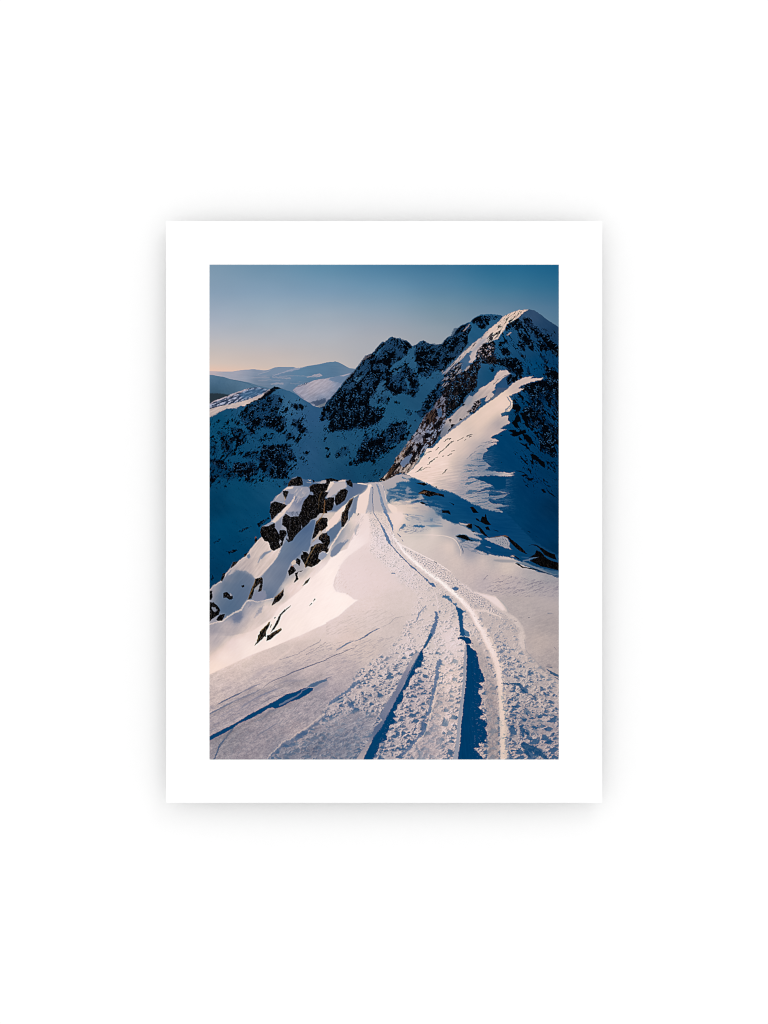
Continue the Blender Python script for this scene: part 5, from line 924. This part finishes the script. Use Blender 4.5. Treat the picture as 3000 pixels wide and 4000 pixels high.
cap('20', [(1450,440),(1500,400),(1490,390),(1560,395),(1615,445),(1560,430),(1520,450),(1450,490)], (150,154,178), 3, warp=5); cap('20', [(1310,170),(1320,230),(1305,230)], (120,128,150))
cap('20', [(1560,600),(1620,570),(1680,600),(1640,650),(1590,690),(1550,660)], (140,148,175), 3)
cap('20', [(690,1040),(720,1020),(700,1060),(690,1110),(640,1100)], (150,148,158), 3, warp=6); cap('20', [(285,1170),(300,1150),(325,1185),(300,1200)], (140,142,160), 2)
cap('20', [(30,1350),(80,1360),(110,1400),(60,1420),(40,1400)], (120,124,142), 3, warp=6); cap('20', [(1580,260),(1610,300),(1550,350),(1500,390),(1450,430),(1500,370)], (180,168,168), 3, warp=4)
cap('11', [(80,1325),(110,1350),(160,1340),(270,1330),(300,1400),(250,1430),(200,1440),(140,1500),(60,1545),(0,1560),(20,1510),(60,1440),(0,1480),(60,1400)], (176,170,184), 5); cap('11', [(60,1330),(100,1325),(110,1360),(40,1440),(0,1470)], (208,196,198), 4); cap('11', [(180,1310),(280,1300),(270,1330),(170,1335)], (190,180,188), 2)
streaks(T('20', [(1140,-10),(1300,-10),(1280,60),(1160,50)]), 60, 10, 5, .7, (60,66,84), 172, .5)
streaks(T('10', [(1200,1420),(1400,1420),(1340,1560),(1200,1700)]), -60, 26, 6, .7, (196,186,196), 173, .45, .15)

# the small snow drifts between tiles 22 rock and track
sl, gm, d = pmask(M12, 3, 0)
G = np.zeros_like(X); G[sl] = gm
L = img.mean(-1)
w = (G*ss(125, 205, L))[..., None]
hi = ss(205, 235, L)[..., None]
img[:] = img*(1 - w + w*(np.array((1.05, 1.01, .97))*(1-hi) + np.array((1.012, 1.0, .992))*hi)) + w*3*(1-hi)
md = (G*ss(80, 120, L)*ss(215, 190, L))[..., None]
img[:] = img*(1 + md*np.array((.012, .018, -.018)))
dk_ = (G*ss(46, 18, L))[..., None]
img[:] = img*(1 - .38*dk_)
def blur(a, n):
    for ax in (0, 1):
        k = np.array([1, 4, 6, 4, 1.])/16
        for _ in range(n):
            p = np.pad(a, [(2,2) if i == ax else (0,0) for i in range(3)], mode='edge')
            a = sum(k[j]*np.take(p, range(j, j+a.shape[ax]), axis=ax) for j in range(5))
    return a
img[:] = img + .75*(img - blur(img, 2))
OUT = np.clip(img, 0, 255)

# =====================================================================
#  Blender scene: a thick unframed print hanging on a white wall
# =====================================================================
import bpy, bmesh
S = 0.30/1703.0                                   # metres per source pixel: the print is 30 x 40 cm
def wx(px): return (px-1500.0)*S
def wz(py): return (2000.0-py)*S

sc = bpy.context.scene
def link(o): sc.collection.objects.link(o); return o

def mat(name, col, rough=.9, spec=.15):
    m = bpy.data.materials.new(name); m.use_nodes = True
    b = m.node_tree.nodes['Principled BSDF']
    b.inputs['Base Color'].default_value = (*col, 1)
    b.inputs['Roughness'].default_value = rough
    b.inputs['Specular IOR Level'].default_value = spec
    return m, b

# wall -------------------------------------------------------------
wm, wbsdf = mat('white_wall_paint', (.86,.86,.86), .95, 0.)
nt = wm.node_tree
tc = nt.nodes.new('ShaderNodeTexCoord'); nz = nt.nodes.new('ShaderNodeTexNoise'); bp = nt.nodes.new('ShaderNodeBump')
nz.inputs['Scale'].default_value = 900.; nz.inputs['Detail'].default_value = 3.
bp.inputs['Strength'].default_value = .03; bp.inputs['Distance'].default_value = .0004
nt.links.new(tc.outputs['Object'], nz.inputs['Vector']); nt.links.new(nz.outputs['Fac'], bp.inputs['Height']); nt.links.new(bp.outputs['Normal'], wbsdf.inputs['Normal'])
me = bpy.data.meshes.new('wall'); w = 3.0
me.from_pydata([(-w,0,-w),(w,0,-w),(w,0,w),(-w,0,w)], [], [(0,1,2,3)]); me.update()
wall = link(bpy.data.objects.new('wall', me)); me.materials.append(wm); wall['kind'] = 'structure'

# print ------------------------------------------------------------
THICK = 0.0172; GAP = 0.0102
x0, x1, z0, z1 = wx(649), wx(2352), wz(3136), wz(864)
root = link(bpy.data.objects.new('art_print', None)); root.location = ((x0+x1)/2, 0, (z0+z1)/2)
root.empty_display_size = .05
root['label'] = 'unframed white bordered print of a snowy mountain ridge on the white wall'
root['category'] = 'art print'
ox, oz = root.location.x, root.location.z

pm, pb = mat('white_print_paper', (.9,.9,.9), .8, .1)
bm = bmesh.new()
bmesh.ops.create_cube(bm, size=1)
for v in bm.verts:
    v.co.x = (x0 if v.co.x < 0 else x1)-ox
    v.co.z = (z0 if v.co.z < 0 else z1)-oz
    v.co.y = -THICK if v.co.y < 0 else -GAP
bmesh.ops.bevel(bm, geom=[e for e in bm.edges], offset=.00025, segments=2, affect='EDGES')
me = bpy.data.meshes.new('white_border_panel'); bm.to_mesh(me); bm.free(); me.materials.append(pm)
panel = link(bpy.data.objects.new('border_panel', me)); panel.parent = root

# batten on the back that holds the panel off the wall
bm = bmesh.new(); bmesh.ops.create_cube(bm, size=1)
for v in bm.verts:
    v.co.x *= .16; v.co.z = v.co.z*.05 + .10; v.co.y = -GAP-.0002 if v.co.y < 0 else 0
me = bpy.data.meshes.new('batten'); bm.to_mesh(me); bm.free(); me.materials.append(mat('pale_wood', (.5,.38,.25))[0])
bat = link(bpy.data.objects.new('batten', me)); bat.parent = root

# printed picture: one vertex per ink dot --------------------------
px0, px1, py0, py1 = 818.7, 2182.5, 1034.1, 2966.6
E = 1.205                                          # light falling on the print in this room
srgb = OUT/255.
lin = np.where(srgb <= .04045, srgb/12.92, ((srgb+.055)/1.055)**2.4)
lin = np.clip(lin/E, 0, .95).astype(np.float32)
vx = np.linspace(wx(px0), wx(px1), NX)-ox; vz = np.linspace(wz(py0), wz(py1), NY)-oz
VX, VZ = np.meshgrid(vx, vz)
co = np.empty((NX*NY, 3), np.float32); co[:, 0] = VX.ravel(); co[:, 1] = -THICK-.0002; co[:, 2] = VZ.ravel()
ii = (np.arange(NY-1)[:, None]*NX + np.arange(NX-1)[None, :]).ravel()
quads = np.stack([ii, ii+NX, ii+NX+1, ii+1], 1).astype(np.int32)
nf = len(quads)
me = bpy.data.meshes.new('printed_picture')
me.vertices.add(len(co)); me.vertices.foreach_set('co', co.ravel())
me.loops.add(nf*4); me.loops.foreach_set('vertex_index', quads.ravel())
me.polygons.add(nf); me.polygons.foreach_set('loop_start', np.arange(nf, dtype=np.int32)*4)
me.update(calc_edges=True)
at = me.color_attributes.new('ink', 'FLOAT_COLOR', 'POINT')
rgba = np.ones((NX*NY, 4), np.float32); rgba[:, :3] = lin.reshape(-1, 3)
at.data.foreach_set('color', rgba.ravel())
im, ib = mat('printed_ink', (.5,.5,.5), .85, 0.)
a = im.node_tree.nodes.new('ShaderNodeAttribute'); a.attribute_name = 'ink'
im.node_tree.links.new(a.outputs['Color'], ib.inputs['Base Color'])
me.materials.append(im)
pic = link(bpy.data.objects.new('printed_picture', me)); pic.parent = root
pic['label'] = 'printed photo of ski tracks along a snowy ridge towards dark rocky peaks'

# light: soft even studio light from the whole room -----------------
wd = bpy.data.worlds.new('World'); sc.world = wd; wd.use_nodes = True
bg = wd.node_tree.nodes['Background']; bg.inputs['Color'].default_value = (1,1,1,1); bg.inputs['Strength'].default_value = 1.16
def softbox(name, loc, size, energy):
    l = bpy.data.lights.new(name, 'AREA'); l.shape = 'SQUARE'; l.size = size; l.energy = energy
    o = link(bpy.data.objects.new(name, l)); o.location = loc
    from mathutils import Vector
    o.rotation_euler = (-Vector(loc)).to_track_quat('-Z', 'Y').to_euler()
softbox('softbox_lamp', (1.6, -3.0, 3.0), 1.6, 12)

cam = bpy.data.cameras.new('camera'); co_ = link(bpy.data.objects.new('camera', cam))
DIST = 3.0
co_.location = (0, -DIST, 0); co_.rotation_euler = (math.pi/2, 0, 0)
cam.sensor_fit = 'VERTICAL'; cam.sensor_height = 36
cam.lens = 36*(DIST-THICK)/(4000*S)
cam.clip_end = 50; cam.clip_start = .05
sc.camera = co_
sc.render.engine = 'CYCLES'
sc.view_settings.view_transform = 'Standard'; sc.view_settings.look = 'None'
sc.view_settings.exposure = 0; sc.view_settings.gamma = 1

sc.cycles.pixel_filter_type = 'BLACKMAN_HARRIS'; sc.cycles.filter_width = 1.1
